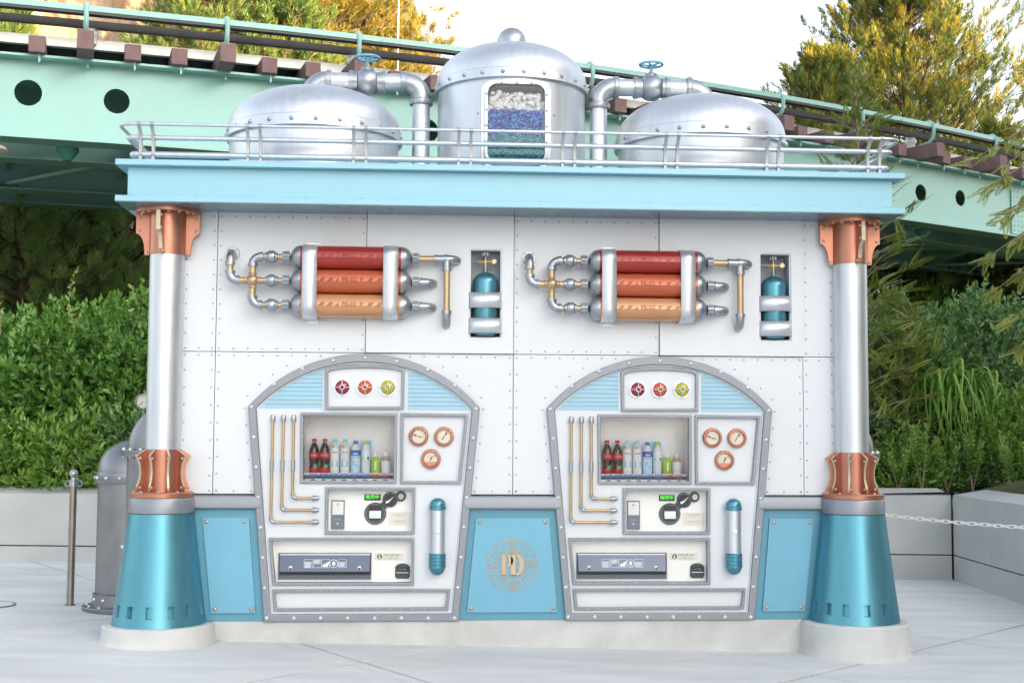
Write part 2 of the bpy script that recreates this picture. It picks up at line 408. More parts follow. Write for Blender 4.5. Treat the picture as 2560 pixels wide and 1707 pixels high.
for s in np.arange(.8, SL[-1], 1.7):
    for o0, o1 in ((.03,1.33),(1.4,3.72),(3.8,4.98)):
        m_ = MB(); a, b = tp(s,o0,ZB+.25), tp(s,o1,ZB+.25); d = (tp(s+.3)-tp(s)).normalized()*.05
        m_.add([a-d,a+d,b+d,b-d]+[q+Vector((0,0,.18)) for q in (a-d,a+d,b+d,b-d)], [(0,3,2,1),(4,5,6,7),(0,1,5,4),(1,2,6,5),(2,3,7,6),(3,0,4,7)])
        m_.build('cross_frame', MINT, trk)
for k, s in enumerate(np.arange(.8, SL[-1]-3.4, 3.4)):
    m_ = MB()
    for a, b in ((tp(s,1.36,ZB+.03), tp(s+1.7,3.74,ZB+.03)), (tp(s+1.7,3.74,ZB+.03), tp(s+3.4,1.36,ZB+.03))):
        d = (b-a).normalized(); e = Vector((-d.y,d.x,0))*.06
        m_.add([a-e,a+e,b+e,b-e]+[q+Vector((0,0,.05)) for q in (a-e,a+e,b+e,b-e)], [(0,3,2,1),(4,5,6,7),(0,1,5,4),(1,2,6,5),(2,3,7,6),(3,0,4,7)])
    m_.build('wind_brace', MINT, trk)
    m_ = MB(); c = tp(s+1.7,3.5,ZB+.02); 
    for i in range(4):
        for j in (-1,1): m_.dome(c+Vector((.12*(i-1.5),.06*j,-.0)), (0,0,-1), .022)
    m_.build('gusset_bolts', GREEND, trk, kind='stuff')
for px in (174, 900, 1700, 2340):
    c = tp(s_of(px), .3, ZB-.025); MB().lathe([(0,-.16),(.05,-.16),(.14,-.05),(.14,.0),(0,0)], c, seg=16).build('bearing_block', GREEND, trk)
# sleepers, every third one longer with a railing post
s0 = s_of(213); k0 = -int(s0/.57); k1 = int((SL[-1]-s0)/.57)
def beam(mb, s, w_, o0, o1, z0, z1):
    d = (tp(s+.2)-tp(s-.2)).normalized()*w_; a, b = tp(s,o0,0), tp(s,o1,0)
    q = [a-d, a+d, b+d, b-d]
    return mb.add([(c.x,c.y,z) for z in (z0,z1) for c in q], [(0,3,2,1),(4,5,6,7),(0,1,5,4),(1,2,6,5),(2,3,7,6),(3,0,4,7)])
ZR = ZT+.60
for k in range(k0, k1):
    s = s0+.57*k; post = k % 3 == 0; o0 = -.62 if post else -.3
    beam(MB(), s, .1, o0, 1.75, ZT+.032, ZT+(.27 if post else .235)).build('sleeper', BROWN, trk, bevel=.006)
    beam(MB(), s+.03, .012, o0+.08 if not post else -.12, (o0+.12 if not post else -.08), ZT-.07, ZT+.03).build('hook_bolt', MINT, trk)
    if post:
        p = tp(s, -.45, ZT+.27); q = tp(s, -.30, ZT+.50)
        MB().tube([tp(s,-.2,ZT+.285), tp(s,-.38,ZT+.30), tp(s,-.46,ZT+.37), tp(s,-.48,ZT+.45), tp(s,-.48,ZR), tp(s,-.40,ZR+.06), tp(s,-.3,ZR+.05)], .032, 8).build('railing_post', MINT, trk)
        if k % 6 == 0: MB().lathe([(.0,0),(.07,0),(.075,.08),(.10,.11),(.10,.15),(.08,.17),(.085,.21),(.05,.24),(0,.24)], tp(s+.06,.05,ZT+.28), seg=16).build('insulator', LIGHTW, trk)
for o0 in (.1, 1.25): swept(MB(), o0, o0+.09, ZT+.236, ZT+.36, n=50).build('running_rail', RAILW, trk)
swept(MB(), -.47, -.32, ZR-.045, ZR+.025, n=50).build('handrail', MINT, trk)
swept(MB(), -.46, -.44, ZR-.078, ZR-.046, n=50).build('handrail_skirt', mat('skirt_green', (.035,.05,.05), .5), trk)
for i, o0 in enumerate((-.415,-.36)): swept(MB(), o0, o0+.03, ZR-.075, ZR-.046, n=50).build('conductor_bar', RAILD, trk)
swept(MB(), -.05, .05, ZT+.475, ZT+.565, n=50).build('conductor_beam', RAILD, trk)
for off in (.35, 4.4):
    for px in (-420, 2880):
        c = tp(s_of(px), off, 0); MB().cyl((c.x,c.y,-.2), (c.x,c.y,ZB-.03), .35, 24).build('pier', MINT, trk)
# riveted splice plate at the far right
m_ = MB(); sA = s_of(2523)+.02
swept(MB(), -.03, -.012, ZB+.06, ZT-.12, sA, sA+.75, 2).build('splice_plate', MINT, trk)
for i in range(6):
    for j in range(9):
        m_.dome(tp(sA+.08+i*.12, -.03, ZB+.13+j*.09), tp(sA,-1,0)-tp(sA,0,0), .02, .014, 8, 2)
m_.build('splice_rivets', MINT, trk, kind='stuff')
# ================================================================== THE BOOTH
Z0, ZB1, ZM, ZTOP = .173, 1.008, 1.956, 2.901     # plinth top, panel bottom, panel joint, soffit
booth = thing('vending_booth', 'white riveted vending booth with silver columns, copper brackets and blue cornice', 'kiosk', (0,.5,0))
XC, YC = 2.32, -.055
def arch(n=28, inner=0.):
    """outline of a vending front about x=0: bottom left, bottom right, shoulder, arc, shoulder; inner 0..1"""
    f = inner; L = lambda a, b: a+(b-a)*f
    hb, zb, hs, zs, za = L(.642,.599), L(.172,.221), L(.773,.720), L(1.59,1.58), L(1.948,1.893)
    sg = za-zs; Rr = (hs*hs+sg*sg)/(2*sg); cz = za-Rr; a0 = math.asin(hs/Rr)
    return [(-hb,zb),(hb,zb)] + [(Rr*math.sin(a0-2*a0*i/n), cz+Rr*math.cos(a0-2*a0*i/n)) for i in range(n+1)]
cut = arch(28, .5)                        # hidden below the grey frame
half_r = cut[2:17]                        # right shoulder -> apex
def arch_x(z):                            # half width of the slanted side at height z
    return .6205 + (.7465-.6205)*(z-.1965)/(1.585-.1965)
# plinth and floor
MB().box(-2.05,2.05,-.018,1.3,-.12,Z0).build('plinth', CONC, booth, bevel=.006)
for sx in (-1,1):
    x = sx*XC; g = GZ(x)
    MB().lathe([(0,g-.05),(.392,g-.05),(.388,g+.003),(.372,g+.014),(.364,g+.035),(.360,Z0-.012),(.348,Z0),(0,Z0)], (x,YC,0), seg=56).build('column_plinth', CONC, booth)
# body
MB().box(-2.28,2.28,.24,1.3,Z0+.002,ZTOP-.002).build('body', WHITE2, booth)
for sx in (-1,1): MB().box(min(sx*2.28,sx*2.25),max(sx*2.28,sx*2.25),.022,.24,Z0+.002,ZTOP-.002).build('side_return', WHITE2, booth)
# wall panels with rivets
gp = .0022
def rivline(mb, p, q, n, y=0., r=.0074):
    for i in range(n):
        f = i/(n-1) if n > 1 else 0
        mb.dome((p[0]+(q[0]-p[0])*f, y, p[1]+(q[1]-p[1])*f), (0,-1,0), r, r*.75, 7, 2)
e_ = .021
niche = {-1:(-.305,-.083), 1:(1.695,1.917)}
def wpanel(poly, rows, hole=None):
    if hole:
        v, f = fill_holes(poly, [hole], 0.); k = len(v)
        o = MB().add(v, f).build('wall_panel', WHITE, booth, flat=True); md = o.modifiers.new('solid','SOLIDIFY'); md.thickness = .02; md.offset = -1
    else: o = MB().prism(poly, 0., .02).build('wall_panel', WHITE, booth, bevel=.0012)
    mb = MB()
    for p, q, n in rows: rivline(mb, p, q, n)
    mb.build('rivets', SILVERD, o, kind='stuff'); return o
for (xa, xb) in ((-2.285,-2),(-2,-1),(-1,0),(0,1),(1,2),(2,2.285)):
    a, b = xa+gp, xb-gp; z0, z1 = ZM+gp, ZTOP-.003; nh = 3 if xb-xa < .5 else 11
    xl = a+e_ if xa > -2.2 else -2.285+.085; xr = b-e_ if xb < 2.2 else 2.285-.085
    rows = [((xl,z1-.03),(xr,z1-.03),nh if nh > 3 else 2),((xl,z0+e_),(xr,z0+e_),nh)]
    rows += [((xl,z0+e_+.1),(xl,z1-.13),8),((xr,z0+e_+.1),(xr,z1-.13),8)]
    hole = None
    if xa in (-1,1): hole = rect(xa+.693,xa+.917,2.062,2.669)
    wpanel(rect(a,b,z0,z1), rows, hole)
    z0, z1 = ZB1+gp, ZM-gp
    if xb-xa < .5:
        wpanel(rect(a,b,z0,z1), [((xl,z1-e_),(xr,z1-e_),3),((xl,z0+e_),(xr,z0+e_),2),((xl,z0+e_+.1),(xl,z1-.12),7),((xr,z0+e_+.1),(xr,z1-.12),7)])
    else:
        left = xa in (-2,0); c = xb if left else xa; s = -1 if left else 1
        prof = [(c+s*x, z) for x, z in half_r]                      # from shoulder up to apex
        xz0 = c+s*arch_x(z0)
        e1 = a if left else b
        prof[-1] = (c+s*gp, min(prof[-1][1], z1-.004))
        poly = [(e1,z0),(xz0,z0)] + prof + [(c+s*gp, z1),(e1,z1)]
        rows = [((e1-s*e_,z0+e_),(e1-s*e_,z1-e_),9)]
        xq = c+s*(arch_x(z0)+.05); rows += [((e1-s*e_*1,z0+e_),(xq,z0+e_),3)]
        rows += [((c+s*(arch_x(1.12)+.052),1.12),(c+s*(arch_x(1.58)+.052),1.58),5)]
        rows += [((e1-s*(e_+.1),z1-e_),(c+s*.30,z1-e_),7)]
        o = wpanel(poly, rows); mb = MB()
        for i in range(7):
            an = math.asin(.76/1.0135)*(.97-.73*i/6); rr = 1.0135+.055
            x_, z_ = rr*math.sin(an), .9345+rr*math.cos(an)
            if z_ < z1-.04: mb.dome((c+s*x_,0,z_),(0,-1,0),.0074,.0055,7,2)
        mb.build('arch_rivets', SILVERD, o, kind='stuff')
# dado band, teal boards and bolted plates
for xa, xb in ((-2.285,-1-arch_x(.95)+.01),(-1+arch_x(.95)-.01,1-arch_x(.95)+.01),(1+arch_x(.95)-.01,2.285)):
    p = [(-.012,ZB1-.006),(-.034,ZB1-.014),(-.040,ZB1-.028),(-.040,.922),(-.034,.912),(.0,.908)]
    vs = [(x,y,z) for x in (xa,xb) for y,z in p+[(.02,.908),(.02,ZB1-.006)]]; k = 8
    MB().add(vs, [(i,(i+1)%k,k+(i+1)%k,k+i) for i in range(k)]+[tuple(range(k)),tuple(range(2*k-1,k-1,-1))]).build('dado_band', GREY, booth, angle=25)
for L, Rr, pl in (((-2.285,-2.285),(-1-arch_x(.907),-1-arch_x(Z0)),[(-2.061,.853),(-1.756,.853),(-1.70,.226),(-1.993,.226)]),
        ((-1+arch_x(.907),-1+arch_x(Z0)),(1-arch_x(.907),1-arch_x(Z0)),[(-.247,.854),(.247,.854),(.304,.226),(-.304,.226)]),
        ((1+arch_x(.907),1+arch_x(Z0)),(2.285,2.285),[(1.756,.853),(2.061,.853),(1.993,.226),(1.70,.226)])):
    MB().prism([(L[0],.907),(Rr[0],.907),(Rr[1],Z0+.001),(L[1],Z0+.001)], .0, .02).build('dado_board', TEALF, booth)
    o = MB().prism(pl, -.016, .001).build('dado_plate', TEAL, booth, bevel=.002)
    cx = sum(p[0] for p in pl)/4; cz = sum(p[1] for p in pl)/4; br = MB().dome((0,0,0),(0,-1,0),.0135,.011,14,4).mesh('bolt', COPPERB)
    for x, z in pl: link('bolt', br, o, (x+(.028 if x < cx else -.028), -.016, z+(.028 if z < cz else -.028)))
# emblem on the middle plate
em = MB(); Zr = lambda r0,r1,n=64: ([(r1*math.cos(2*PI*i/n), .539+r1*math.sin(2*PI*i/n)) for i in range(n)],[(r0*math.cos(2*PI*i/n), .539+r0*math.sin(2*PI*i/n)) for i in range(n)])
yb, yf = -.0155, -.0205
em.ring(*Zr(.1655,.1695), yf, yb); em.ring(*Zr(.1005,.1045), yf, yb); em.ring(*Zr(.086,.0885,48), yf+.001, yb)
def bar2(mb, x0, z0, x1, z1, w_, y0=yf, y1=yb):
    d = Vector((x1-x0, z1-z0)); d.normalize(); n = Vector((-d.y, d.x))*w_/2
    mb.prism([(x0+n.x,z0+n.y),(x0-n.x,z0-n.y),(x1-n.x,z1-n.y),(x1+n.x,z1+n.y)], y0, y1)
for k in range(28):
    a = 2*PI*k/28+.02; ca, sa = math.cos(a), math.sin(a)
    if k % 7 == 0:
        for da in (-.09,-.03,.03,.09): bar2(em, .103*math.cos(a+da*.6), .539+.103*math.sin(a+da*.6), .166*math.cos(a+da), .539+.166*math.sin(a+da), .0025)
    else: bar2(em, .103*ca, .539+.103*sa, .167*ca, .539+.167*sa, .003)
for deg in (105,120,134,149,164,196,211,-16,-31):
    a = R_(deg); c = (.169*math.cos(a), .539+.169*math.sin(a)); d = Vector((math.cos(a), math.sin(a))); n = Vector((-d.y,d.x))
    em.prism([(c[0]+n.x*.006,c[1]+n.y*.006),(c[0]-n.x*.006,c[1]-n.y*.006),(c[0]+d.x*.011,c[1]+d.y*.011)], yf, yb)
for k in range(5):
    a, b = R_(90+k*144), R_(90+(k+1)*144); bar2(em, .1*math.cos(a), .539+.1*math.sin(a), .1*math.cos(b), .539+.1*math.sin(b), .003, yf+.001)
GILT = mat('emblem_gilt', (.58,.44,.29), .45, .3)
em.build('emblem_wheel', GILT, booth)
le = MB(); q = lambda x, y: ((x-650)*.00051, .539-(y-760)*.00051)
def lb(x0, x1, y0, y1): a = q(x0,y1); b = q(x1,y0); le.prism(rect(a[0],b[0],a[1],b[1]), yf-.003, yb)
def half_ring(cx, cy, rx, ry, tx, ty):
    o = [q(cx+rx*math.sin(t), cy-ry*math.cos(t)) for t in np.linspace(0,PI,15)]; i_ = [q(cx+max(1,(rx-tx))*math.sin(t), cy-(ry-ty)*math.cos(t)) for t in np.linspace(0,PI,15)]
    for k in range(14): le.prism([o[k],o[k+1],i_[k+1],i_[k]], yf-.003, yb)
lb(508,560,612,892); lb(494,578,606,618); lb(494,580,884,896); half_ring(568,697,92,82,58,14)
lb(628,688,612,892); lb(614,700,606,618); lb(614,700,884,896); half_ring(690,752,112,142,62,16)
le.build('emblem_letters', GILT, booth)
# cornice
MB().box(-2.605,2.605,-.36,1.66,2.901,2.9395).build('cornice_lower', SKYB, booth, bevel=.003)
MB().box(-2.54,2.54,-.295,1.6,2.94,3.1375).build('fascia', SKYB, booth, bevel=.002)
MB().box(-2.608,2.608,-.362,1.662,3.138,3.176).build('cornice_upper', SKYB, booth, bevel=.003)
mb = MB()
for x in (-2.53,-2.51,-2.1,-1.75,-1.39,-1.03,-.67,-.31,.04,.15,.52,.88,1.24,1.6,1.96,2.32,2.5,2.53): mb.dome((x,-.295,2.955),(0,-1,0),.004,.003,7,2)
mb.build('fascia_screws', TEALF, booth, kind='stuff')
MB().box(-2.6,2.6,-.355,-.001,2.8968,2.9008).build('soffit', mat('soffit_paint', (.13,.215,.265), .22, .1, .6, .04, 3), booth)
# columns
bolt_m = MB().dome((0,0,0),(0,0,1),.0125,.011,12,3).mesh('bolt', BRASSL)
def boltput(par, p, d, s=1.): link('bolt', bolt_m, par, p, Vector(d).to_track_quat('Z','Y').to_euler(), scale=(s,s,s))
for sx in (-1,1):
    x = sx*XC; c = Vector((x,YC,0))
    MB().lathe([(.1135,1.28),(.1135,2.62)], c, seg=56).build('column_shaft', SILVER, booth)
    # tapered base with slots
    def R_at(z): return .302+(.212-.302)*((z-Z0)/(.885-Z0))**.93
    zs = [Z0,.20,.232,.308,.34,.4,.5,.6,.7,.8,.87,.886]; seg = 120; vs = []; fs = []
    slots = {int(round((k*math.radians(25.7)+(-PI/2)) / (2*PI)*seg)) % seg for k in range(-3,4)}
    for z in zs:
        for i in range(seg): a = 2*PI*i/seg; vs.append((x+R_at(z)*math.cos(a), YC+R_at(z)*math.sin(a), z))
    for j in range(len(zs)-1):
        for i in range(seg):
            if j == 2 and any((i+q)%seg in slots for q in (0,1,2)): continue
            fs.append((j*seg+i, j*seg+(i+1)%seg, (j+1)*seg+(i+1)%seg, (j+1)*seg+i))
    cone = MB().add(vs, fs).build('column_base', TEALM, booth)
    MB().lathe([(R_at(.22)-.03,.22),(R_at(.32)-.03,.32)], c, seg=64).build('slot_backing', TEALM, cone)
    mb = MB()                                                     # slot reveals
    for i in slots:
        for a_ in (i-2,i+1):
            a = 2*PI*a_/seg; f = [(R_at(.232),.232),(R_at(.308),.308),(R_at(.308)-.03,.308),(R_at(.232)-.03,.232)]
            mb.add([(x+r*math.cos(a), YC+r*math.sin(a), z) for r,z in f], [(0,1,2,3)])
        for z in (.232,.308):
            f = [(R_at(z), i-2),(R_at(z), i+1),(R_at(z)-.03, i+1),(R_at(z)-.03, i-2)]
            mb.add([(x+r*math.cos(2*PI*k/seg), YC+r*math.sin(2*PI*k/seg), z) for r,k in f], [(0,1,2,3)])
    mb.build('slot_reveals', TEALF, cone, kind='stuff')
    MB().lathe([(.15,.884),(.205,.884),(.212,.892),(.212,.975),(.205,.988),(.15,.988)], c, seg=56).build('column_ring', GREY, booth, angle=30)
    # lower bracket: flange, sleeve and seven fins
    fl = MB().lathe([(.11,.988),(.203,.988),(.206,.993),(.206,1.018),(.200,1.026),(.11,1.026)], c, seg=56).lathe([(.118,1.02),(.118,1.303),(.112,1.304)], c, seg=48).build('lower_bracket', COPPER, booth, angle=30)
    def fin(par, ang, prof, th, rim=True):
        d = Vector((math.cos(ang), math.sin(ang), 0)); n = Vector((-d.y, d.x, 0)); k = len(prof)
        vs = [c+d*r+Vector((0,0,z))+n*(th/2) for r,z in prof]+[c+d*r+Vector((0,0,z))-n*(th/2) for r,z in prof]
        MB().add(vs, [tuple(range(k)), tuple(range(2*k-1,k-1,-1))]+[(i,k+i,k+(i+1)%k,(i+1)%k) for i in range(k)]).build('fin', COPPER, par)
        if rim:
            e = prof[rim[0]:rim[1]]; w_ = th*.62; mb = MB()
            for (r0,z0),(r1,z1) in zip(e[:-1], e[1:]):
                t_ = Vector((r1-r0, z1-z0)); t_.normalize(); o = .0015
                a0 = c+d*(r0+o)+Vector((0,0,z0)); a1 = c+d*(r1+o)+Vector((0,0,z1)); b0 = c+d*(r0-.003)+Vector((0,0,z0)); b1 = c+d*(r1-.003)+Vector((0,0,z1))
                mb.add([a0+n*w_,a0-n*w_,a1-n*w_,a1+n*w_,b0+n*w_,b0-n*w_,b1-n*w_,b1+n*w_], [(0,1,2,3),(7,6,5,4),(0,4,5,1),(3,2,6,7),(0,3,7,4),(1,5,6,2)])
            mb.build('fin_edge', BRASSL, par)
    lowp = [(.115,1.303),(.117,1.303),(.183,1.262)]+[(.150+.033*((2*(1.262-z)/(1.262-1.045)-1)**2), z) for z in np.linspace(1.24,1.06,7)]+[(.176,1.035),(.196,1.026),(.115,1.026)]
    angs = [R_(-90+40*k) for k in range(-3,4)] if sx < 0 else [R_(-90+12+40*k) for k in range(-3,4)]
    angs = [a+R_(2 if sx > 0 else -16) for a in angs]
    for a in angs:
        fin(fl, a, lowp, .011, (1,10))
        d = Vector((math.cos(a), math.sin(a), 0)); n = Vector((-d.y,d.x,0))
        for s in (-1,1):
            boltput(fl, c+d*.158+n*s*.006+Vector((0,0,1.245)), n*s, .75); boltput(fl, c+d*.155+n*s*.006+Vector((0,0,1.055)), n*s, .75)
        dm = Vector((math.cos(a+R_(20)), math.sin(a+R_(20)),0)); boltput(fl, c+dm*.178+Vector((0,0,1.026)), (0,0,1), .85)
    # upper bracket
    ub = MB().lathe([(.118,2.592),(.121,2.592),(.121,2.88)], c, seg=48).lathe([(.12,2.866),(.208,2.866),(.211,2.87),(.211,2.9),(.11,2.9)], c, seg=56).build('upper_bracket', COPPER, booth, angle=30)
    upp = [(.115,2.866),(.209,2.866),(.209,2.735)]+[(.209-.057*math.sin(t), 2.735-.115*(1-math.cos(t))) for t in np.linspace(.15,PI/2,7)]+[(.150,2.59),(.115,2.59)]
    for a in (0, -PI/2-.12 if sx < 0 else -PI/2+.14, PI):
        fin(ub, a, upp, .022, (1,10) if abs(a+PI/2) < .5 else False)
        d = Vector((math.cos(a), math.sin(a), 0)); n = Vector((-d.y,d.x,0))
        for r, z in ((.185,2.838),(.187,2.752),(.137,2.605)):
            for s in (-1,1): boltput(ub, c+d*r+n*s*.011+Vector((0,0,z)), n*s, .9)
    for k in range(9):
        a = R_(-180+k*22.5+11); boltput(ub, c+Vector((math.cos(a),math.sin(a),0))*.172+Vector((0,0,2.866)), (0,0,-1), .9)
# ================================================================== VENDING FRONTS
def z6(x, y, Y=-.03): p = at(600+x/3.675, 860+y/3.675, Y=Y); return (p.x, p.z)
def z7(x, y, Y=-.03): p = at(600+x/3.675, 1180+y/3.675, Y=Y); return (p.x, p.z)
vm = thing('vending_machine', 'arched vending machine front between the copper-banded bank and the PD emblem', 'vending machine', (-1,.1,Z0), 'arched vending machine fronts')
X1 = -1.
def sh(poly): return [(x+X1, z) for x,z in poly]
fr = MB().ring(sh(arch(28,0)), sh(arch(28,1)), -.036, .03).build('arch_frame', GREY, vm, bevel=.004)
MB().ring(sh(arch(28,1.02)), sh(arch(28,1.18)), -.022, .0).build('arch_lining', WHITE, vm, bevel=.002)
rv = MB().dome((0,0,0),(0,-1,0),.0135,.0115,14,4).mesh('rivet', STEEL)
for x, y in [(105,578),(312,367),(572,226),(857,152),(1150,128),(1441,157),(1722,234),(1973,380),(2167,593),(126,854),(147,1129),(167,1405),(2139,865),(2110,1137),(2083,1410)]:
    p = z6(x,y,-.036); link('rivet', rv, fr, (p[0],-.036,p[1]))
for x, y in [(187,505),(206,784),(225,1062),(2056,505),(2028,781),(2000,1058)]+[(a,1338) for a in (243,494,740,989,1237,1482,1727,1971)]:
    p = z7(x,y,-.036); link('rivet', rv, fr, (p[0],-.036,p[1]))
# face plate with openings
Yf = -.008
def quad(f, *pts): return [f(x,y,Yf) for x,y in pts]
def inset(q, d):
    cx = sum(p[0] for p in q)/len(q); cz = sum(p[1] for p in q)/len(q)
    return [(x+(d if x < cx else -d), z+(d if z < cz else -d)) for x,z in q]
F = {}
F['display'] = (quad(z6,(553,1278),(1438,1278),(1446,636),(558,626)), .0075*1.05)
F['gauge'] = (quad(z6,(1471,1281),(2031,1284),(2095,640),(1476,632)), .0075)
F['coin'] = (quad(z7,(780,568),(1604,569),(1612,138),(785,137)), .008)
F['outlet'] = (quad(z7,(298,1038),(1598,1036),(1603,600),(265,600)), .008)
F['kick'] = (quad(z7,(313,1272),(1912,1264),(1933,1068),(297,1073)), .008)
depth = {'display':.19,'gauge':.004,'coin':.046,'outlet':.045,'kick':.004}
holes = []
for k, (q, _) in F.items(): holes.append(inset(q, .0095))
lb_o = [z6(783,600,Yf),z6(1508,600,Yf)]+[z6(1146+366*math.cos(t), 236-41*math.sin(t),Yf) for t in np.linspace(0,PI,13)]
lb_i = [z6(812,573,Yf),z6(1483,573,Yf)]+[z6(1149+338*math.cos(t), 262-44*math.sin(t),Yf) for t in np.linspace(0,PI,13)]
v, f = fill_holes(sh(arch(28,.9)), holes, Yf); MB().add(v, f).build('face_plate', WHITE, vm)
for k, (q, tw) in F.items():
    inn = inset(q, .0195); mid = inset(q, .0022)
    fo = MB().ring(q, inn, -.026, min(depth[k],.03)).build('panel_frame', GREY, vm, bevel=.003)
    if depth[k] > .03: MB().ring(inset(q,.012), inset(q,.0192), .0302, depth[k]).build('recess_lining', LIGHTW, vm)
    mb = MB(); c = inset(q, .0095)
    for i in range(4):
        a, b = c[i], c[(i+1)%4]; L = math.hypot(b[0]-a[0], b[1]-a[1]); n = max(2, round(L/.078)) if k != 'outlet' else max(2, round(L/.08))
        for j in range(n): mb.dome((a[0]+(b[0]-a[0])*j/n, -.026, a[1]+(b[1]-a[1])*j/n), (0,-1,0), .0052, .0045, 8, 2)
    mb.build('frame_rivets', SILVERD, fo, kind='stuff')
    MB().prism(inset(q,.012), depth[k], depth[k]+.006).build('back_plate', LIGHTW if k == 'display' else CREAM if k in ('coin','outlet') else WHITE, vm)
lf = MB().ring(lb_o, lb_i, -.03, Yf+.001).build('lamp_frame', GREY, vm, bevel=.004)
# signal lamps
for i, (x, col) in enumerate(((940,(.40,.01,.05)),(1149,(.75,.10,.01)),(1358,(.62,.55,.01)))):
    px, pz = z6(x,397,-.02)
    L = MB().lathe([(.049,0),(.049,.006),(.046,.016),(.036,.026),(.020,.033),(0,.035)], (px,Yf-.004,pz), (0,-1,0), 28)
    M_ = mat('lens_%d' % i, col, .08, 0, .6, .02, 8, coat=.6, trans=.25)
    lo = L.build('signal_lamp', M_, vm)
    cg = MB().ring(disc(px,pz,.058,36), disc(px,pz,.0485,36), Yf-.012, Yf)
    for a in (0,PI/2,PI,1.5*PI):
        d = Vector((math.cos(a),0,math.sin(a))); cg.tube([Vector((px,Yf-.008,pz))+d*.056, Vector((px,Yf-.030,pz))+d*.047, Vector((px,Yf-.040,pz))+d*.030, Vector((px,Yf-.044,pz))+d*.014], .0032, 8)
    cg.torus((px,Yf-.044,pz),(0,1,0),.0155,.0035,22,8); cg.build('lamp_guard', STEEL, lo)
    MB().dome((px,Yf-.036,pz),(0,-1,0),.011,.010,14,4).build('lamp_bulb', M_, lo)
# louvres: each slat its own piece
def louvre(xin, left):
    y0 = 590 if left else 602; zbot = z6(xin,y0,Yf)[1]; xi = z6(xin,y0,Yf)[0]-X1; n = 9; hh = .0286
    Rr = .952; cz = .9345
    for i in range(n):
        za = zbot+i*hh; zb = za+hh-.0048
        def xe(z): return math.sqrt(max(0, Rr*Rr-(z-cz)**2))*(1 if not left else -1)
        xa, xb = xe(za), xe(zb)
        if left: xa, xb = min(xa,xi-.004), min(xb,xi-.004)
        else: xa, xb = max(xa,xi+.004), max(xb,xi+.004)
        vs = [(xi,Yf-.0035,za),(xa,Yf-.0035,za),(xb,Yf-.0012,zb),(xi,Yf-.0012,zb),(xi,Yf,za),(xa,Yf,za),(xb,Yf,zb),(xi,Yf,zb)]
        MB().add([(x+X1,y,z) for x,y,z in vs], [(0,1,2,3),(4,7,6,5),(0,4,5,1),(1,5,6,2),(2,6,7,3),(3,7,4,0)]).build('louvre_slat', LBLUE, vm)
    zu_ = zbot+n*hh-.004; cl_ = lambda x: min(x,xi-.002) if left else max(x,xi+.002); pl = [(xi,zbot)]+[(cl_(xe(z)),z) for z in np.linspace(zbot,zu_,10)]+[(xi,zu_)]
    mb = MB(); pnt(mb, [(x+X1,z) for x,z in pl], Yf-.0006); mb.build('louvre_backing', mat('gold_line', (.42,.33,.18), .5, .3), vm)
louvre(757, True); louvre(1542, False)
# three bent tubes on the left
Yp = -.032
for xt, xb, yb, xe_ in ((303,283,457,745),(400,383,347,745),(494,482,237,748)):
    a = z6(xt,680,Yp); m1 = z6(xt-(xt-xb)*.45,1068,Yp); m2 = z6(xt-(xt-xb)*.55,1165,Yp); bt = z7(xb,yb,Yp); en = z7(xe_-70,yb,Yp); tip = z7(xe_,yb,Yp)
    v3 = lambda p: Vector((p[0],Yp,p[1]))
    tb = MB().tube([v3(a), v3((bt[0],bt[1]+.03))], .0093, 14); tb.tube([v3((bt[0]+.03,bt[1])), v3(en)], .0093, 14)
    to = tb.build('brass_tube', BRASS, vm)
    el = MB(); r = .022
    cpt = v3((bt[0]+r,bt[1]+r)); el.tube(arc(cpt, r, PI, 1.5*PI, 8, (1,0,0), (0,0,1)), .0118, 14)
    el.torus(v3((bt[0],bt[1]+.026)),(0,0,1),.0108,.0035,18,6); el.torus(v3((bt[0]+.026,bt[1])),(1,0,0),.0108,.0035,18,6)
    el.cyl(v3((bt[0],bt[1]+.02)), v3((bt[0],bt[1]+.034)), .0125, 16); el.cyl(v3((bt[0]+.02,bt[1])), v3((bt[0]+.034,bt[1])), .0125, 16); el.build('tube_elbow', SILVERD, to)
    cp = MB().lathe([(0,0),(.0165,0),(.0175,.004),(.0165,.02),(.0165,.034),(.012,.045),(0,.0485)], v3(a)-Vector((0,0,.022)), (0,0,1), 18)
    cp.build('tube_cap', SILVERD, to); MB().lathe([(0,0),(.0165,0),(.0175,.004),(.0165,.02),(.0165,.034),(.012,.045),(0,.0485)], v3(en)-Vector((.01,0,0)), (1,0,0), 18).build('tube_cap', SILVERD, to)
    c0 = v3((m1[0],m1[1])); c1 = v3((m1[0]-.001, m2[1]))
    MB().cyl(c0, c1, .0128, 18).torus(c0,(0,0,1),.0125,.003,18,6).torus(c1,(0,0,1),.0125,.003,18,6).build('tube_coupling', SILVERD, to)
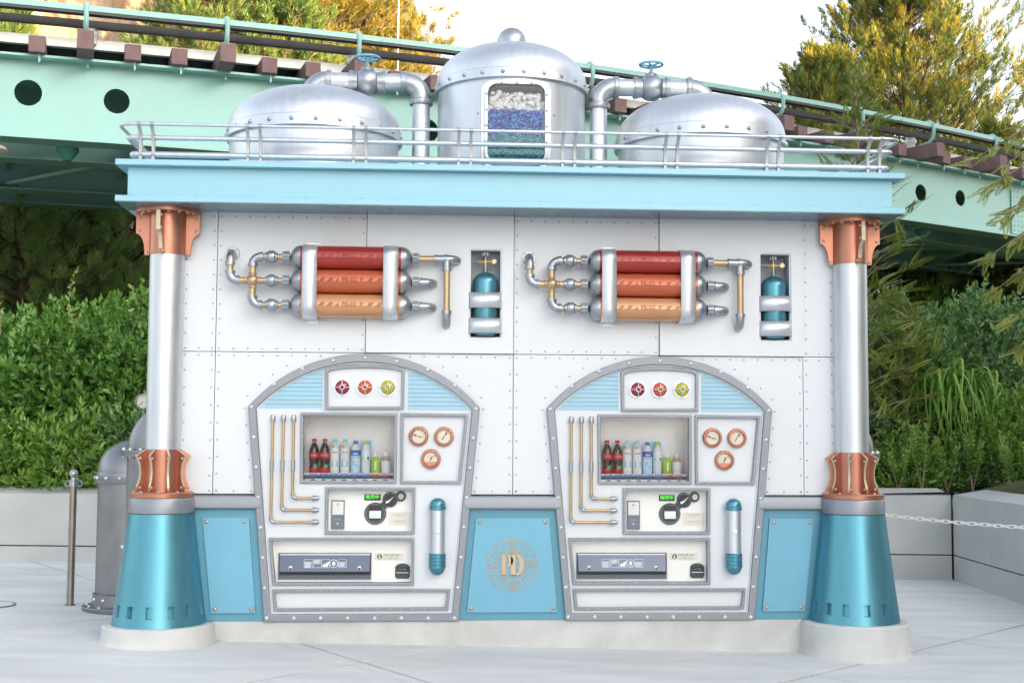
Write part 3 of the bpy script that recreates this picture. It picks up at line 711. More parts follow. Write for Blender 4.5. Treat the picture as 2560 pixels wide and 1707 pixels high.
# pressure gauges
FACE = mat('gauge_face', (.72,.66,.54), .5, 0, .4, .03, 20)
for gi, (gx, gy, na) in enumerate(((1641,846,162),(1874,850,55),(1753,1056,62))):
    px, pz = z6(gx,gy,-.02); g0 = Vector((px,0.0,pz)); Yg = .002
    go = MB().lathe([(.062,0),(.066,.006),(.066,.016),(.060,.024),(.052,.025),(.047,.020),(.045,.008)], (px,Yg,pz), (0,-1,0), 44).build('gauge_bezel', COPPER, vm)
    mb = MB()
    for k in range(12): a = 2*PI*k/12; mb.dome((px+.0555*math.cos(a), Yg-.0235, pz+.0555*math.sin(a)), (0,-1,0), .0048, .004, 8, 2)
    mb.build('bezel_bolts', COPPER, go, kind='stuff')
    mb = MB(); pnt(mb, disc(px,pz,.0465,36), Yg-.010); mb.build('gauge_dial', FACE, go)
    tk = MB(); R0 = .036
    for k in range(9 if gi < 2 else 6):
        a = R_(215-k*31) if gi < 2 else R_(165-k*26); rr = R0 if gi < 2 else .026
        flat_text(tk, str((k*2)%10), .0085, px+rr*math.cos(a), Yg-.0108, pz+rr*math.sin(a)-(0 if gi < 2 else .004))
    tk.build('dial_marks', mat('dial_ink', (.20,.16,.12), .6), go)
    nd = MB(); a = R_(na); d = Vector((math.cos(a),0,math.sin(a))); oz = Vector((px,Yg-.014,pz)) - (d*.014 if gi == 2 else Vector((0,0,0)))
    hl = .038 if gi < 2 else .042
    bar2(nd, oz.x, oz.z, oz.x+d.x*hl, oz.z+d.z*hl, .0026, oz.y-.001, oz.y+.001)
    if gi < 2: bar2(nd, oz.x, oz.z, oz.x-d.x*.024, oz.z-d.z*.024, .0052, oz.y-.0012, oz.y+.0012)
    else: bar2(nd, oz.x, oz.z, oz.x+d.x*.016, oz.z+d.z*.016, .0045, oz.y-.0012, oz.y+.0012)
    nd.torus(oz+d*.024,(0,1,0),.005,.0016,16,6); nd.build('needle', mat('needle_dark', (.13,.09,.06), .5), go)
    if gi == 0:
        mb = MB(); pnt(mb, [(px+r*math.cos(t), pz+r*math.sin(t)) for r, ts in ((.0462,np.linspace(R_(125),R_(190),9)),(.042,np.linspace(R_(190),R_(125),9))) for t in ts], Yg-.0106); mb.build('dial_blue_arc', mat('dial_blue', (.04,.08,.30), .5), go)
    if gi == 2:
        mb = MB(); pnt(mb, [(px+.0462*math.cos(t), pz+.0462*math.sin(t)) for t in np.linspace(R_(203),R_(337),14)], Yg-.0116); mb.build('dial_cover', COPPER, go)
        mb = MB(); bar2(mb, px+.022, pz+.026, px+.034, pz+.018, .006, Yg-.0112, Yg-.0104); mb.build('dial_red_mark', mat('dial_red', (.40,.03,.03), .5), go)
# ---- coin panel
Yc_ = depth['coin']
def cz(x, y): return z7(x, y, Yc_)
a = cz(838,523); b = cz(963,255)
rd = MB().prism(rect(a[0],b[0],a[1],b[1]), Yc_-.010, Yc_).build('card_reader', mat('reader_grey', (.17,.20,.25), .35, .2), vm, bevel=.003)
a = cz(848,388); b = cz(953,268); mb = MB(); mb.prism(rect(a[0],b[0],a[1],b[1]), Yc_-.0112, Yc_-.0098); mb.build('reader_notice', LIGHTW, rd)
mb = MB(); xc = (a[0]+b[0])/2
for k, (dy, wd) in enumerate(((.022,.018),(.012,.005))): bar2(mb, xc-wd/2-.003, b[1]-dy, xc+wd/2+.003, b[1]-dy, .0035, Yc_-.0115, Yc_-.0112)
mb.build('reader_red_print', mat('print_red', (.45,.05,.07), .5), rd)
mb = MB(); bar2(mb, xc-.005, b[1]-.042, xc+.003, b[1]-.042, .006, Yc_-.0115, Yc_-.0112); mb.build('reader_yellow_print', mat('print_yellow', (.7,.45,.02), .5), rd)
mb = MB(); q0 = cz(900,433); q1 = cz(897,470)
for k in range(4): mb.dome((q0[0]-.0135+k*.009, Yc_-.010, q0[1]), (0,-1,0), .0022, .001, 8, 2)
mb.lathe([(.0055,0),(.0055,.001),(0,.001)], (q1[0],Yc_-.010,q1[1]), (0,-1,0), 16); mb.build('reader_marks', STEEL, rd)
a = cz(1143,258); b = cz(1293,202); ds = MB().prism(rect(a[0],b[0],a[1],b[1]), Yc_-.006, Yc_).build('sales_display', BLACK, vm, bevel=.002)
mb = MB(); flat_text(mb, '\u8ca9\u58f2\u4e2d', .0305, (a[0]+b[0])/2, Yc_-.0066, (a[1]+b[1])/2+.001)
mb.build('display_text', mat('green_led', (.02,.3,.02), .5, emit=(.09,1.,.05,.45)), ds)
c1, c2, c3 = cz(1243,378), cz(1380,250), cz(1478,220)
ho = MB().lathe([(0,.012),(.0705,.012),(.0735,.008),(.0735,0)], (c1[0],Yc_,c1[1]), (0,-1,0), 44)
ho.lathe([(0,.0125),(.049,.0125),(.0515,.009),(.0515,0)], (c2[0],Yc_,c2[1]), (0,-1,0), 36).lathe([(0,.013),(.0335,.013),(.0355,.010),(.0355,0)], (c3[0],Yc_,c3[1]), (0,-1,0), 30)
bar2(ho, *c1, *c2, .05, Yc_-.0105, Yc_); bar2(ho, *c2, *c3, .035, Yc_-.0108, Yc_)
ho = ho.build('coin_unit', CHARC, vm)
MB().ring(disc(c1[0],c1[1],.064,40), disc(c1[0],c1[1],.0615,40), Yc_-.0128, Yc_-.011).build('coin_unit_trim', GREY, ho)
MB().prism(rect(c1[0]-.043,c1[0]+.043,c1[1]-.040,c1[1]+.055), Yc_-.0155, Yc_-.011).build('bill_slot_surround', BLACK, ho, bevel=.004)
MB().prism(rect(c1[0]-.041,c1[0]+.041,c1[1]-.034,c1[1]+.020), Yc_-.026, Yc_-.015).build('bill_slot', STEEL, ho, bevel=.005)
mb = MB(); mb.prism(rect(c1[0]-.036,c1[0]+.036,c1[1]-.021,c1[1]-.017), Yc_-.0272, Yc_-.0255); mb.build('bill_slot_light', mat('slot_led', (.05,.5,.08), .4, emit=(.1,1,.15,.7)), ho)
kn = MB().lathe([(0,.010),(.033,.010),(.036,.006),(.036,0)], (c2[0],Yc_-.0125,c2[1]-.004), (0,-1,0), 30).build('coin_knob', BLACK, ho)
mb = MB(); mb.prism([(c2[0]-.031,c2[1]-.018),(c2[0]-.026,c2[1]-.028),(c2[0]-.008,c2[1]-.018),(c2[0]+.026,c2[1]+.019),(c2[0]+.023,c2[1]+.021),(c2[0]-.012,c2[1]-.006),(c2[0]-.026,c2[1]-.008)], Yc_-.031, Yc_-.0225); mb.build('coin_lever', STEEL, ho, bevel=.002)
mb = MB(); flat_text(mb, '\u304a\u3064\u308a\u30fb\u8fd4\u5374', .0085, c2[0]-.001, Yc_-.0132, c2[1]+.040); mb.build('coin_text', LIGHTW, ho)
MB().lathe([(.021,0),(.021,.008),(.018,.012),(0,.012)], (c3[0],Yc_-.013,c3[1]), (0,-1,0), 24).build('return_button', CHROME, ho)
a = cz(1365,482); b = cz(1565,365); pq = MB().prism(rect(a[0],b[0],a[1],b[1]), Yc_-.003, Yc_).build('notice_plaque', mat('plaque_cream', (.70,.68,.60), .4, .2), vm)
mb = MB(); xc = (a[0]+b[0])/2
for k, (s_, sz) in enumerate((('This vending machine will accept',.0062),('Japanese yen coins and bills up to',.0058),('One Thousand Yen.',.0058),('Thank you',.005))): flat_text(mb, s_, sz*1.1, xc, Yc_-.0034, b[1]-.012-k*.0078)
for k, s_ in enumerate(('\u3053\u306e\u81ea\u52d5\u8ca9\u58f2\u6a5f\u3067\u306f\u5343\u5186\u672d\u304c','\u3054\u5229\u7528\u3044\u305f\u3060\u3051\u307e\u3059')): flat_text(mb, s_, .0072, xc, Yc_-.0034, a[1]+.026-k*.0105)
mb.build('plaque_text', mat('ink', (.12,.11,.10), .6), pq)
mb = MB(); [mb.dome((x,Yc_-.003,z),(0,-1,0),.0032,.002,8,2) for x in (a[0]+.008,b[0]-.008) for z in (a[1]+.008,b[1]-.008)]; mb.build('plaque_screws', STEEL, pq, kind='stuff')
# ---- outlet panel
Yo = depth['outlet']
def oz_(x, y): return z7(x, y, Yo)
a = oz_(350,985); b = oz_(1210,738); W_ = b[0]-a[0]
tr = MB().ring(rect(a[0],b[0],a[1],b[1]), rect(a[0]+.006,b[0]-.006,a[1]+.004,b[1]-.006), Yo-.012, Yo).build('outlet_frame', GREY, vm, bevel=.002)
mb = MB(); mb.prism(rect(a[0]+.004,b[0]-.004,a[1]+.003,b[1]-.004), Yo-.003, Yo-.0005); mb.build('outlet_well', mat('well_dark', (.015,.018,.03), .4), tr)
MB().box(a[0]+.006,b[0]-.006,Yo-.011,Yo-.003,a[1]+.004,a[1]+.030).build('outlet_sill', mat('sill_grey', (.11,.14,.17), .4, .4), tr)
ftop = b[1]-.016; fbot = a[1]+.055
mb = MB(); mb.add([(a[0]+.010,Yo-.006,ftop),(b[0]-.010,Yo-.006,ftop),(b[0]-.012,Yo-.034,fbot),(a[0]+.012,Yo-.034,fbot),(a[0]+.010,Yo-.003,ftop),(b[0]-.010,Yo-.003,ftop),(b[0]-.012,Yo-.028,fbot),(a[0]+.012,Yo-.028,fbot)], [(3,2,1,0),(4,5,6,7),(0,1,5,4),(1,2,6,5),(2,3,7,6),(3,0,4,7)])
fp = mb.build('outlet_flap', mat('smoked_flap', (.085,.105,.16), .07, .3, .7, .03, 3, coat=.5, rvar=.02), tr)
MB().box(a[0]+.01,b[0]-.01,Yo-.010,Yo-.004,ftop+.001,ftop+.008).build('flap_hinge', STEEL, tr)
def fl(x, y, o=.0008):                          # point on the sloping flap
    p = z7(x, y, Yo-.02); k = (ftop-p[1])/(ftop-fbot); return (p[0], Yo-.006-.028*k-o, p[1])
mb = MB()
def fbox(x0, x1, y0, y1, t=3.2):
    for (u0,v0,u1,v1) in ((x0,y0,x1,y0+t),(x0,y1-t,x1,y1),(x0,y0,x0+t,y1),(x1-t,y0,x1,y1)):
        mb.add([fl(u0,v1),fl(u1,v1),fl(u1,v0),fl(u0,v0)], [(0,1,2,3)])
for x0, x1 in ((588,670),(675,748),(752,824),(900,978)): fbox(x0,x1,800,876,2.4)
for x0, x1, y0, n in ((594,664,822,6),(680,744,808,4),(906,972,826,5)):
    for k in range(n): mb.add([fl(x0,y0+k*9+5),fl(x1-(k*13)%25,y0+k*9+5),fl(x1-(k*13)%25,y0+k*9),fl(x0,y0+k*9)], [(0,1,2,3)])
mb.add([fl(760,868),fl(805,868),fl(818,835),fl(818,818),fl(785,838),fl(762,845)], [(0,1,2,3,4,5)])
for r0, r1 in ((33,38),(0,20)):
    n = 28; 
    if r0: mb.add([fl(861+r*math.cos(2*PI*k/n), 838+r*math.sin(2*PI*k/n)) for r in (r1,r0) for k in range(n)], [(k,(k+1)%n,n+(k+1)%n,n+k) for k in range(n)])
    else: mb.add([fl(861+r1*.8*math.cos(2*PI*k/n), 838+r1*math.sin(2*PI*k/n)) for k in range(n)], [tuple(range(n))])
mb.build('flap_print', mat('print_white', (.75,.77,.8), .6), fp)
for x in (466,1098):
    p = fl(x,880,0); MB().lathe([(.016,0),(.016,.004),(.012,.007),(0,.007)], p, (0,-1,-.3), 20).build('flap_lock', CHROME, fp); MB().lathe([(.006,.007),(.006,.009),(0,.009)], p, (0,-1,-.3), 12).build('lock_core', BLACK, fp)
a = oz_(1237,808); b = oz_(1498,740); pq = MB().prism(rect(a[0],b[0],a[1],b[1]), Yo-.003, Yo).build('care_plaque', mat('plaque_cream', (.7,.7,.7)), vm)
mb = MB(); cc = oz_(1283,775); 
flat_text(mb, 'Open with care!', .0155, oz_(1392,758)[0], Yo-.0035, oz_(1392,758)[1], bold=.0004); flat_text(mb, '\u30ad\u30e3\u30c3\u30d7\u3092\u958b\u3051\u308b\u3068\u304d\u306f', .0095, oz_(1388,781)[0], Yo-.0035, oz_(1388,781)[1]); flat_text(mb, '\u3086\u3063\u304f\u308a\u958b\u3051\u3066\u304f\u3060\u3055\u3044', .0095, oz_(1388,795)[0], Yo-.0035, oz_(1388,795)[1])
pnt(mb, disc(cc[0],cc[1],.0175), Yo-.0034); mb.build('care_text', mat('ink', (.1,.1,.1)), pq)
mb = MB(); mb.prism([(cc[0]-.002,cc[1]+.012),(cc[0]+.004,cc[1]+.004),(cc[0]+.002,cc[1]-.002),(cc[0]+.008,cc[1]-.012),(cc[0]-.008,cc[1]-.012),(cc[0]-.003,cc[1]-.002),(cc[0]-.006,cc[1]+.004)], Yo-.004, Yo-.0036); mb.build('care_mark', LIGHTW, pq)
a = oz_(1425,975); b = oz_(1562,835); xm = (a[0]+b[0])/2; hw = (b[0]-a[0])/2
pl = [(a[0]+.012,a[1]),(b[0]-.012,a[1]),(b[0],a[1]+.014)]+[(xm+hw*math.cos(t), b[1]-.03+.03*math.sin(t)) for t in np.linspace(.15,PI-.15,9)]+[(a[0],a[1]+.014)]
cr_ = MB().prism(pl, Yo-.010, Yo).build('change_return', CHARC, vm, bevel=.003)
MB().prism(rect(xm-.038,xm+.038,a[1]+.042,b[1]-.02), Yo-.0115, Yo-.0095).build('change_pocket', BLACK, cr_)
MB().prism(rect(xm-.024,xm+.024,a[1]+.046,b[1]-.03), Yo-.014, Yo-.011).build('change_flap', mat('smoke', (.05,.055,.06), .15), cr_)
MB().box(xm-.040,xm+.040,Yo-.026,Yo-.010,a[1]+.038,a[1]+.044).build('change_lip', STEEL, cr_, bevel=.002)
mb = MB(); flat_text(mb, '\u304a\u3064\u308a\u30fb\u8fd4\u5374', .0075, xm, Yo-.0145, b[1]-.04); mb.build('change_text', LIGHTW, cr_)
# ---- capsule shaped handle lamp on the right
p = z7(1815,590,-.05); cx_, zt_, zb_ = p[0], z7(1815,235,-.05)[1], z7(1815,945,-.05)[1]
zc1, zc0 = z7(1815,340,-.05)[1], z7(1815,745,-.05)[1]
hd = MB().lathe([(.0500,zc0),(.0500,zc1)], (cx_,-.056,0), seg=30).build('capsule_tube', SILVER, vm)
MB().lathe([(.052,zc1-.004),(.0565,zc1),(.0565,zc1+.021),(.052,zc1+.025),(.0515,zc1+.035)]+[(.0515*math.cos(t), zc1+.035+(zt_-zc1-.035)*math.sin(t)) for t in np.linspace(.1,PI/2-.01,8)]+[(0,zt_)], (cx_,-.056,0), seg=30).build('capsule_cap', TEALM, hd, angle=28)
pr = [(0,zb_)]+[(.0500*math.cos(t), zb_+.045-.045*math.sin(t)) for t in np.linspace(PI/2-.02,.1,8)]
zz = zb_+.05
while zz < zc0-.008: pr += [(.0565,zz),(.0565,zz+.017),(.0535,zz+.0185),(.0535,zz+.0205)]; zz += .0235
pr += [(.0565,zc0-.004),(.052,zc0+.002)]
MB().lathe(pr, (cx_,-.056,0), seg=30).build('capsule_foot', TEALM, hd, angle=28)
MB().lathe([(.0165,0),(.0165,.006),(.012,.009),(0,.009)], (cx_,-.0985,z7(1815,543,-.05)[1]), (0,-1,0), 24).torus((cx_,-.1065,z7(1815,543,-.05)[1]), (0,1,0), .011, .0012, 22, 6).build('capsule_button', STEEL, hd)
MB().box(cx_-.0008,cx_+.0008,-.1068,-.105,zc0,zc1).build('capsule_seam', SILVERD, hd)
for z in (zc1+.01, zc0-.03): MB().box(cx_-.012,cx_+.012,-.02,Yf,z-.01,z+.01).build('capsule_mount', GREY, hd)
# ---- display window interior
q = F['display'][0]; xa, xb = q[0][0]+.0195, q[1][0]-.0195; zl, zu = q[0][1]+.0195, q[2][1]-.0195
MB().prism(rect(xa-.004,xb+.004,zl-.004,zu+.004), -.002, .001).build('window_pane', GLASS, vm)
SHY = .06; pS = at(600+1000/3.675, 860+1181/3.675, Y=.115); zsh = pS.z
sf = MB().box(xa+.001,xb-.001,SHY,.189,zsh-.014,zsh).build('display_shelf', mat('shelf_pale', (.72,.76,.80), .4), vm)
MB().box(xa+.001,xb-.001,SHY-.014,SHY,zsh-.062,zsh-.036).build('button_rail', STEEL, sf, bevel=.006)
MB().box(xa+.001,xb-.001,SHY+.0,.189,zl-.004,zsh-.016).build('shelf_box', mat('shelf_dark', (.08,.10,.12), .5), sf)
sbm = MB().lathe([(.0,.005),(.015,.005),(.018,0)], (0,0,0), (0,-1,0), 20).mesh('select_button', CHARC)
xs8 = [at(600+x/3.675, 860+1180/3.675, Y=.115).x for x in (679,776,868,963,1060,1155,1245,1338)]
for i, x in enumerate(xs8):
    MB().box(x-.029,x+.029,SHY-.004,SHY-.001,zsh-.022,zsh-.006).build('price_tag', mat('tag_red', (.5,.03,.06), .4) if i > 5 else mat('tag_blue', (.05,.17,.55), .4), sf)
    mb = MB(); flat_text(mb, '\u3064\u3081\u305f\u301c\u3044' if i < 6 else '\u3042\u305f\u305f\u304b\u301c\u3044', .009, x, SHY-.0046, zsh-.0145); mb.build('tag_text', LIGHTW, sf)
    link('select_button', sbm, sf, (x,SHY-.014,zsh-.049), scale=(1,1,.42))
vm2 = copy_tree(vm, 2., 'arched vending machine front nearest the hanging chain and angled retaining wall')
vm['label'] = 'arched vending machine front on the steel-post side of the booth'
# ---- sample bottles
COLA = mat('cola', (.035,.012,.010), .08, 0, .6, .1, 20, coat=.6); RED = mat('cap_red', (.55,.02,.03), .35); CLEAR = mat('pet_clear', (.72,.78,.82), .12, 0, .6, .05, 20, coat=.5)
MINTC = mat('cap_mint', (.25,.72,.62), .4); BLUEC = mat('cap_blue', (.05,.22,.62), .4); LIME = mat('cap_lime', (.45,.70,.03), .4); WHITEL = mat('label_white', (.80,.81,.84), .45)
YEL = mat('print_orange', (.85,.45,.03), .5); SKY2 = mat('label_sky', (.30,.62,.88), .45); BLU2 = mat('label_blue', (.05,.13,.55), .45); GRN = mat('tea_green', (.35,.60,.05), .25, coat=.4); TAN = mat('milk_tea', (.50,.34,.20), .3, coat=.4); STK = mat('sticker_green', (.06,.42,.20), .5); LAV = mat('label_lavender', (.62,.65,.86), .45)
def wrap(mb, polyf, c, r, o=.0006):             # polygon (x,z) wrapped on the front of a bottle
    r *= 1.1
    vs, fs = polyf; mb.add([(c.x+r*math.sin(x/r), c.y-(r+o)*math.cos(x/r), c.z+z) for x,z in vs], fs)
def strip(x0, x1, z0, z1, n=6): return ([(x0+(x1-x0)*i/n, z) for z in (z0,z1) for i in range(n+1)], [(i,i+1,n+2+i,n+1+i) for i in range(n)])
def bottle(kind, x, y, z, label):
    b = thing('drink_bottle', label, 'bottle', (x,y,z), 'sample drinks in the vending windows'); c = Vector((x,y,z)); S = 28
    def L(name, prof, m_): return MB().lathe([(r_*1.1,h_) for r_,h_ in prof], c, seg=S).build(name, m_, b)
    mb = MB()
    if kind == 0:
        L('body', [(0,0),(.026,0),(.030,.006),(.030,.034),(.0255,.05),(.025,.06),(.029,.078),(.031,.095),(.031,.135),(.029,.155),(.020,.183),(.0125,.198),(.0115,.205)], COLA); L('neck', [(.0118,.196),(.0115,.212)], CLEAR)
        L('label', [(.0315,.098),(.0318,.099),(.0318,.134),(.0315,.135)], RED); L('base_label', [(.0304,.001),(.0308,.002),(.0308,.034),(.0304,.035)], RED); L('cap', [(.014,.207),(.0145,.209),(.0145,.226),(.0125,.229),(0,.229)], RED)
        vs, fs = text2d('Coca-Cola', .0125, shear=.35, bold=.0002); wrap(mb, (vs, fs), c+Vector((0,0,.1165)), .0318); mb.build('label_script', LIGHTW, b)
        mb = MB(); wrap(mb, (disc(.011,.044,.0145,20), [tuple(range(20))]), c, .0312, .003); mb.build('sticker', STK, b)
    elif kind == 1:
        L('body', [(0,0),(.027,0),(.029,.005),(.029,.150),(.027,.165),(.017,.190),(.0125,.202),(.012,.208)], WHITEL); L('cap', [(.014,.205),(.0145,.207),(.0145,.224),(.0125,.227),(0,.227)], MINTC)
        wrap(mb, strip(-.024,.004,.163,.185), c, .0245); wrap(mb, ([(-.027,.086),(-.02,.086),(.006,.112),(.012,.118),(.002,.114),(-.022,.100)],[(0,1,2,3,4,5)]), c, .0292); mb.build('orange_print', YEL, b)
        mb = MB(); wrap(mb, strip(-.026,.026,.04,.082), c, .0292); mb.build('sky_print', SKY2, b)
        mb = MB(); wrap(mb, strip(-.010,.010,.044,.080), c, .0296); wrap(mb, strip(-.026,.026,.022,.040), c, .0292); mb.build('pale_print', mat('print_pale', (.85,.88,.7), .5), b)
        mb = MB(); wrap(mb, strip(-.020,.022,.134,.142), c, .0292); mb.build('name_print', mat('print_grey', (.35,.36,.45), .5), b)
        mb = MB(); pnt(mb, disc(x+.012,z+.190,.0155,22), y-.031); mb.build('round_tag', mat('tag_sky', (.38,.68,.85), .5), b)
    elif kind == 2:
        L('body', [(0,0),(.028,0),(.030,.005),(.030,.145),(.027,.165),(.017,.182),(.0125,.190),(.012,.197)], CLEAR); L('cap', [(.014,.194),(.0148,.196),(.0148,.214),(.0125,.217),(0,.217)], BLUEC)
        L('label', [(.0302,.100),(.0306,.101),(.0306,.152),(.029,.154)], BLU2); L('label_lower', [(.0302,.002),(.0306,.003),(.0306,.078),(.0302,.079)], mat('label_ice', (.50,.74,.90), .45)); L('label_band', [(.0303,.099),(.0309,.100),(.0309,.116),(.0303,.117)], SKY2)
        for dx, dz, r in ((-.008,.066,.012),(.012,.046,.009)): wrap(mb, ([(dx+q*math.cos(t), dz+q*math.sin(t)) for q in (r,r*.7) for t in np.linspace(.5,5.6,15)], [(i,i+1,16+i,15+i) for i in range(14)]), c, .0308)
        mb.build('bubble_print', BLU2, b); mb = MB(); wrap(mb, strip(-.018,.018,.124,.132), c, .0308); mb.build('name_print', WHITEL, b)
    elif kind == 3:
        L('body', [(0,0),(.026,0),(.028,.004),(.0275,.02),(.028,.03),(.0275,.045),(.028,.06),(.0275,.075),(.028,.09),(.028,.150),(.025,.170),(.016,.186),(.0125,.193),(.012,.198)], CLEAR); L('cap', [(.014,.195),(.0148,.197),(.0148,.214),(.0125,.217),(0,.217)], LIME)
        L('label', [(.0282,.092),(.0285,.093),(.0285,.150),(.0282,.151)], mat('label_clearwhite', (.72,.82,.88), .4)); MB().box(x-.0325,x+.0325,y+.032,y+.034,z,z+.219).build('backing_card', SKY2, b)
        wrap(mb, (disc(.017,.10,.009,16),[tuple(range(16))]), c, .029); mb.build('blue_dot', BLU2, b); mb = MB(); wrap(mb, (disc(-.02,.10,.008,16),[tuple(range(16))]), c, .029); mb.build('green_dot', LIME, b)
    elif kind == 4:
        L('body', [(0,0),(.027,0),(.029,.005),(.029,.082),(.025,.096),(.015,.108),(.013,.112)], GRN); L('cap', [(.0145,.110),(.0155,.112),(.0155,.128),(.0135,.131),(0,.131)], LIGHTW)
        wrap(mb, strip(-.007,.007,.02,.078), c, .0292); mb.build('label_panel', mat('label_palegreen', (.72,.80,.66), .45), b); mb = MB(); wrap(mb, (disc(.012,.008,.005,12),[tuple(range(12))]), c, .0293); mb.build('leaf_print', YEL, b)
    else:
        L('body', [(0,0),(.027,0),(.029,.005),(.029,.082),(.025,.098),(.015,.108),(.013,.112)], TAN); L('cap', [(.0145,.110),(.0155,.112),(.0155,.128),(.0135,.131),(0,.131)], LIGHTW)
        L('label', [(.0292,.001),(.0296,.002),(.0296,.080),(.0292,.081)], mat('label_milk', (.78,.78,.80), .45)); wrap(mb, (disc(0,.050,.021,26),[tuple(range(26))]), c, .0298); wrap(mb, strip(-.028,.028,.018,.024), c, .0298); mb.build('medallion', LAV, b)
    return b
nm = ['cola bottle with red cap and red label','white bottle with mint cap and round sky-blue tag','blue-capped sparkling drink bottle with dark blue label','clear water bottle with lime cap before a blue card','small green tea bottle with white cap','small milk tea bottle with lavender label']
for u, where in ((0,'steel-post side window'),(1,'chain side window')):
    for i, x in enumerate(xs8):
        k = (0,0,1,1,2,3,4,5)[i]; extra = {0:' by the window edge',1:' by the mint caps',2:' by the cola',3:' by the blue cap'}.get(i,'')
        bottle(k, x+2*u, .115, zsh+.0005, nm[k]+extra+', '+where)
# ================================================================== CYLINDER BANKS ON THE WALL
def a5(x, y, Y): p = at(500+x/2.868, 560+y/2.868, Y=Y); return (p.x, p.z)
Yk = -.098
bankO = thing('cylinder_bank', 'bank of three red to tan cylinders strapped on the wall above the steel-post side machine', 'gas cylinders', (-1.05,0,2.42), 'cylinder banks on the booth wall')
FEC = [(.36,.035,.028),(.52,.125,.055),(.60,.30,.14)]; FES = [(.17,.014,.014),(.24,.035,.016),(.27,.11,.05)]
zs3 = [a5(1000,y,Yk)[1] for y in (243,413,587)]; r3 = .0785
xL, xR = a5(722,400,Yk)[0], a5(1441,400,Yk)[0]; xl, xr = a5(648,400,Yk)[0], a5(1523,400,Yk)[0]
for i, z in enumerate(zs3):
    M_ = mat('cylinder_%d' % i, FEC[i], .24, .25, .5, .05, 5, coat=.3)
    cy = MB().lathe([(r3,xL),(r3,xR)], (0,Yk,z), (1,0,0), 48).build('gas_cylinder', M_, bankO)
    dp = lambda x0, x1: [(r3*1.015,x0)]+[(r3*1.015*math.cos(t), x0+(x1-x0)*math.sin(t)) for t in np.linspace(.08,PI/2-.06,9)]+[(.02,x1)]
    for q_ in ((xL,xl),(xR,xr)): MB().lathe(dp(*q_), (0,Yk,z), (1,0,0), 40).build('end_dome', SILVERD, cy)
    mb = MB(); SM = mat('stencil_%d' % i, FES[i], .3, .2, .5, .05, 5, coat=.2)
    def stripe(vs, fs): m_ = MB(); wcyl(m_, vs, fs, xc); m_.build('stencil_stripe', SM, cy)
    def wcyl(m_, vs, fs, xo): m_.add([(xo+u, Yk-(r3+.0018)*math.cos(v/r3), z+(r3+.0018)*math.sin(v/r3)) for u,v in vs], fs)
    vs, fs = text2d('FE-0%d' % (i+1), .041, bold=.0012, space=1.05); xc = a5(1075,400,Yk)[0]; v0 = .004
    wcyl(mb, [(u,v+v0) for u,v in vs], fs, xc)
    hh = .0145
    for u0 in (-.205,-.15,.115,.175,-.262,-.335,.228):
        w_ = .028; vs = [(u0+(hh*1.5 if k else 0)+dx, (hh if k else -hh)+v0) for k in (0,1) for dx in (0,w_)]; stripe([vs[0],vs[1],vs[3],vs[2]], [(0,1,2,3)])
    stripe([(-.095,-hh+v0),(-.07,-hh+v0),(-.07,hh+v0)], [(0,1,2)]); stripe([(.072,hh+v0),(.10,hh+v0),(.072,-hh+v0)], [(0,1,2)])
    mb.build('stencil_text', SM, cy)
    # fittings both ends
    for (x0, x1) in ((592,640),(1525,1570)):
        p0, p1 = a5(x0,400,Yk)[0], a5(x1,400,Yk)[0]; nt_ = MB(); nt_.lathe([(.02,p0),(.034,p0),(.034,p1),(.02,p1)], (0,Yk,z), (1,0,0), 32)
        for k in range(10):
            a = 2*PI*k/10; d = Vector((0,math.cos(a),math.sin(a)))*.034; nt_.tube([Vector((p0+.002,Yk,z))+d, Vector((p1-.002,Yk,z))+d], .0065, 6)
        nt_.build('ribbed_nut', SILVERD, cy)
# plumbing
class Parts:                        # every call makes one part of the bank
    def __init__(s, material, names): s.m = material; s.n = names
    def __getattr__(s, k): return lambda *a: getattr(MB(), k)(*a).build(s.n[k], s.m, bankO)
br = Parts(BRASS, {'tube':'brass_pipe','sphere':'cross_joint','torus':'joint_ring'}); gr = Parts(SILVERD, {'tube':'pipe_fitting','lathe':'barrel_valve'}); rp = .0225
V = lambda x, y: Vector((a5(x,y,Yk)[0], Yk, a5(x,y,Yk)[1]))
xv0, xv1 = 470, 556
for y in (232,405,578):
    c = V((xv0+xv1)/2, y); c.z = zs3[(232,405,578).index(y)]; X0, X1_ = V(xv0,y).x, V(xv1,y).x; L = X1_-X0
    gr.lathe([(.022,X0-.004),(.032,X0),(.032,X0+.010),(.040,X0+.018),(.043,X0+L*.3),(.043,X0+L*.7),(.040,X1_-.018),(.032,X1_-.010),(.032,X1_),(.022,X1_+.004)], (0,Yk,c.z), (1,0,0), 32)
    br.tube([(V(430,y).x,Yk,c.z),(V(595,y).x,Yk,c.z)], rp*.95, 18)
xm_ = V(377,405).x; rc = .05
for z, s in ((zs3[0],1),(zs3[2],-1)):
    cc_ = Vector((xm_+rc, Yk, z-s*rc)); gr.tube(arc(cc_, rc, PI, PI/2, 10, (1,0,0), (0,0,s)), .0285, 18)
    gr.tube([(xm_,Yk,z-s*(rc-.004)),(xm_,Yk,z-s*(rc+.014))], .0335, 18); gr.tube([(xm_+rc-.004,Yk,z),(xm_+rc+.016,Yk,z)], .0335, 18)
    br.tube([(xm_,Yk,z-s*rc),(xm_,Yk,zs3[1])], rp, 18)
br.sphere((xm_,Yk,zs3[1]), .042, 24, 12); br.tube([(V(270,405).x,Yk,zs3[1]),(V(475,405).x,Yk,zs3[1])], rp, 18)
for d in (Vector((1,0,0)),Vector((-1,0,0)),Vector((0,0,1)),Vector((0,0,-1))): br.torus(Vector((xm_,Yk,zs3[1]))+d*.047, d, .0225, .0055, 20, 8)
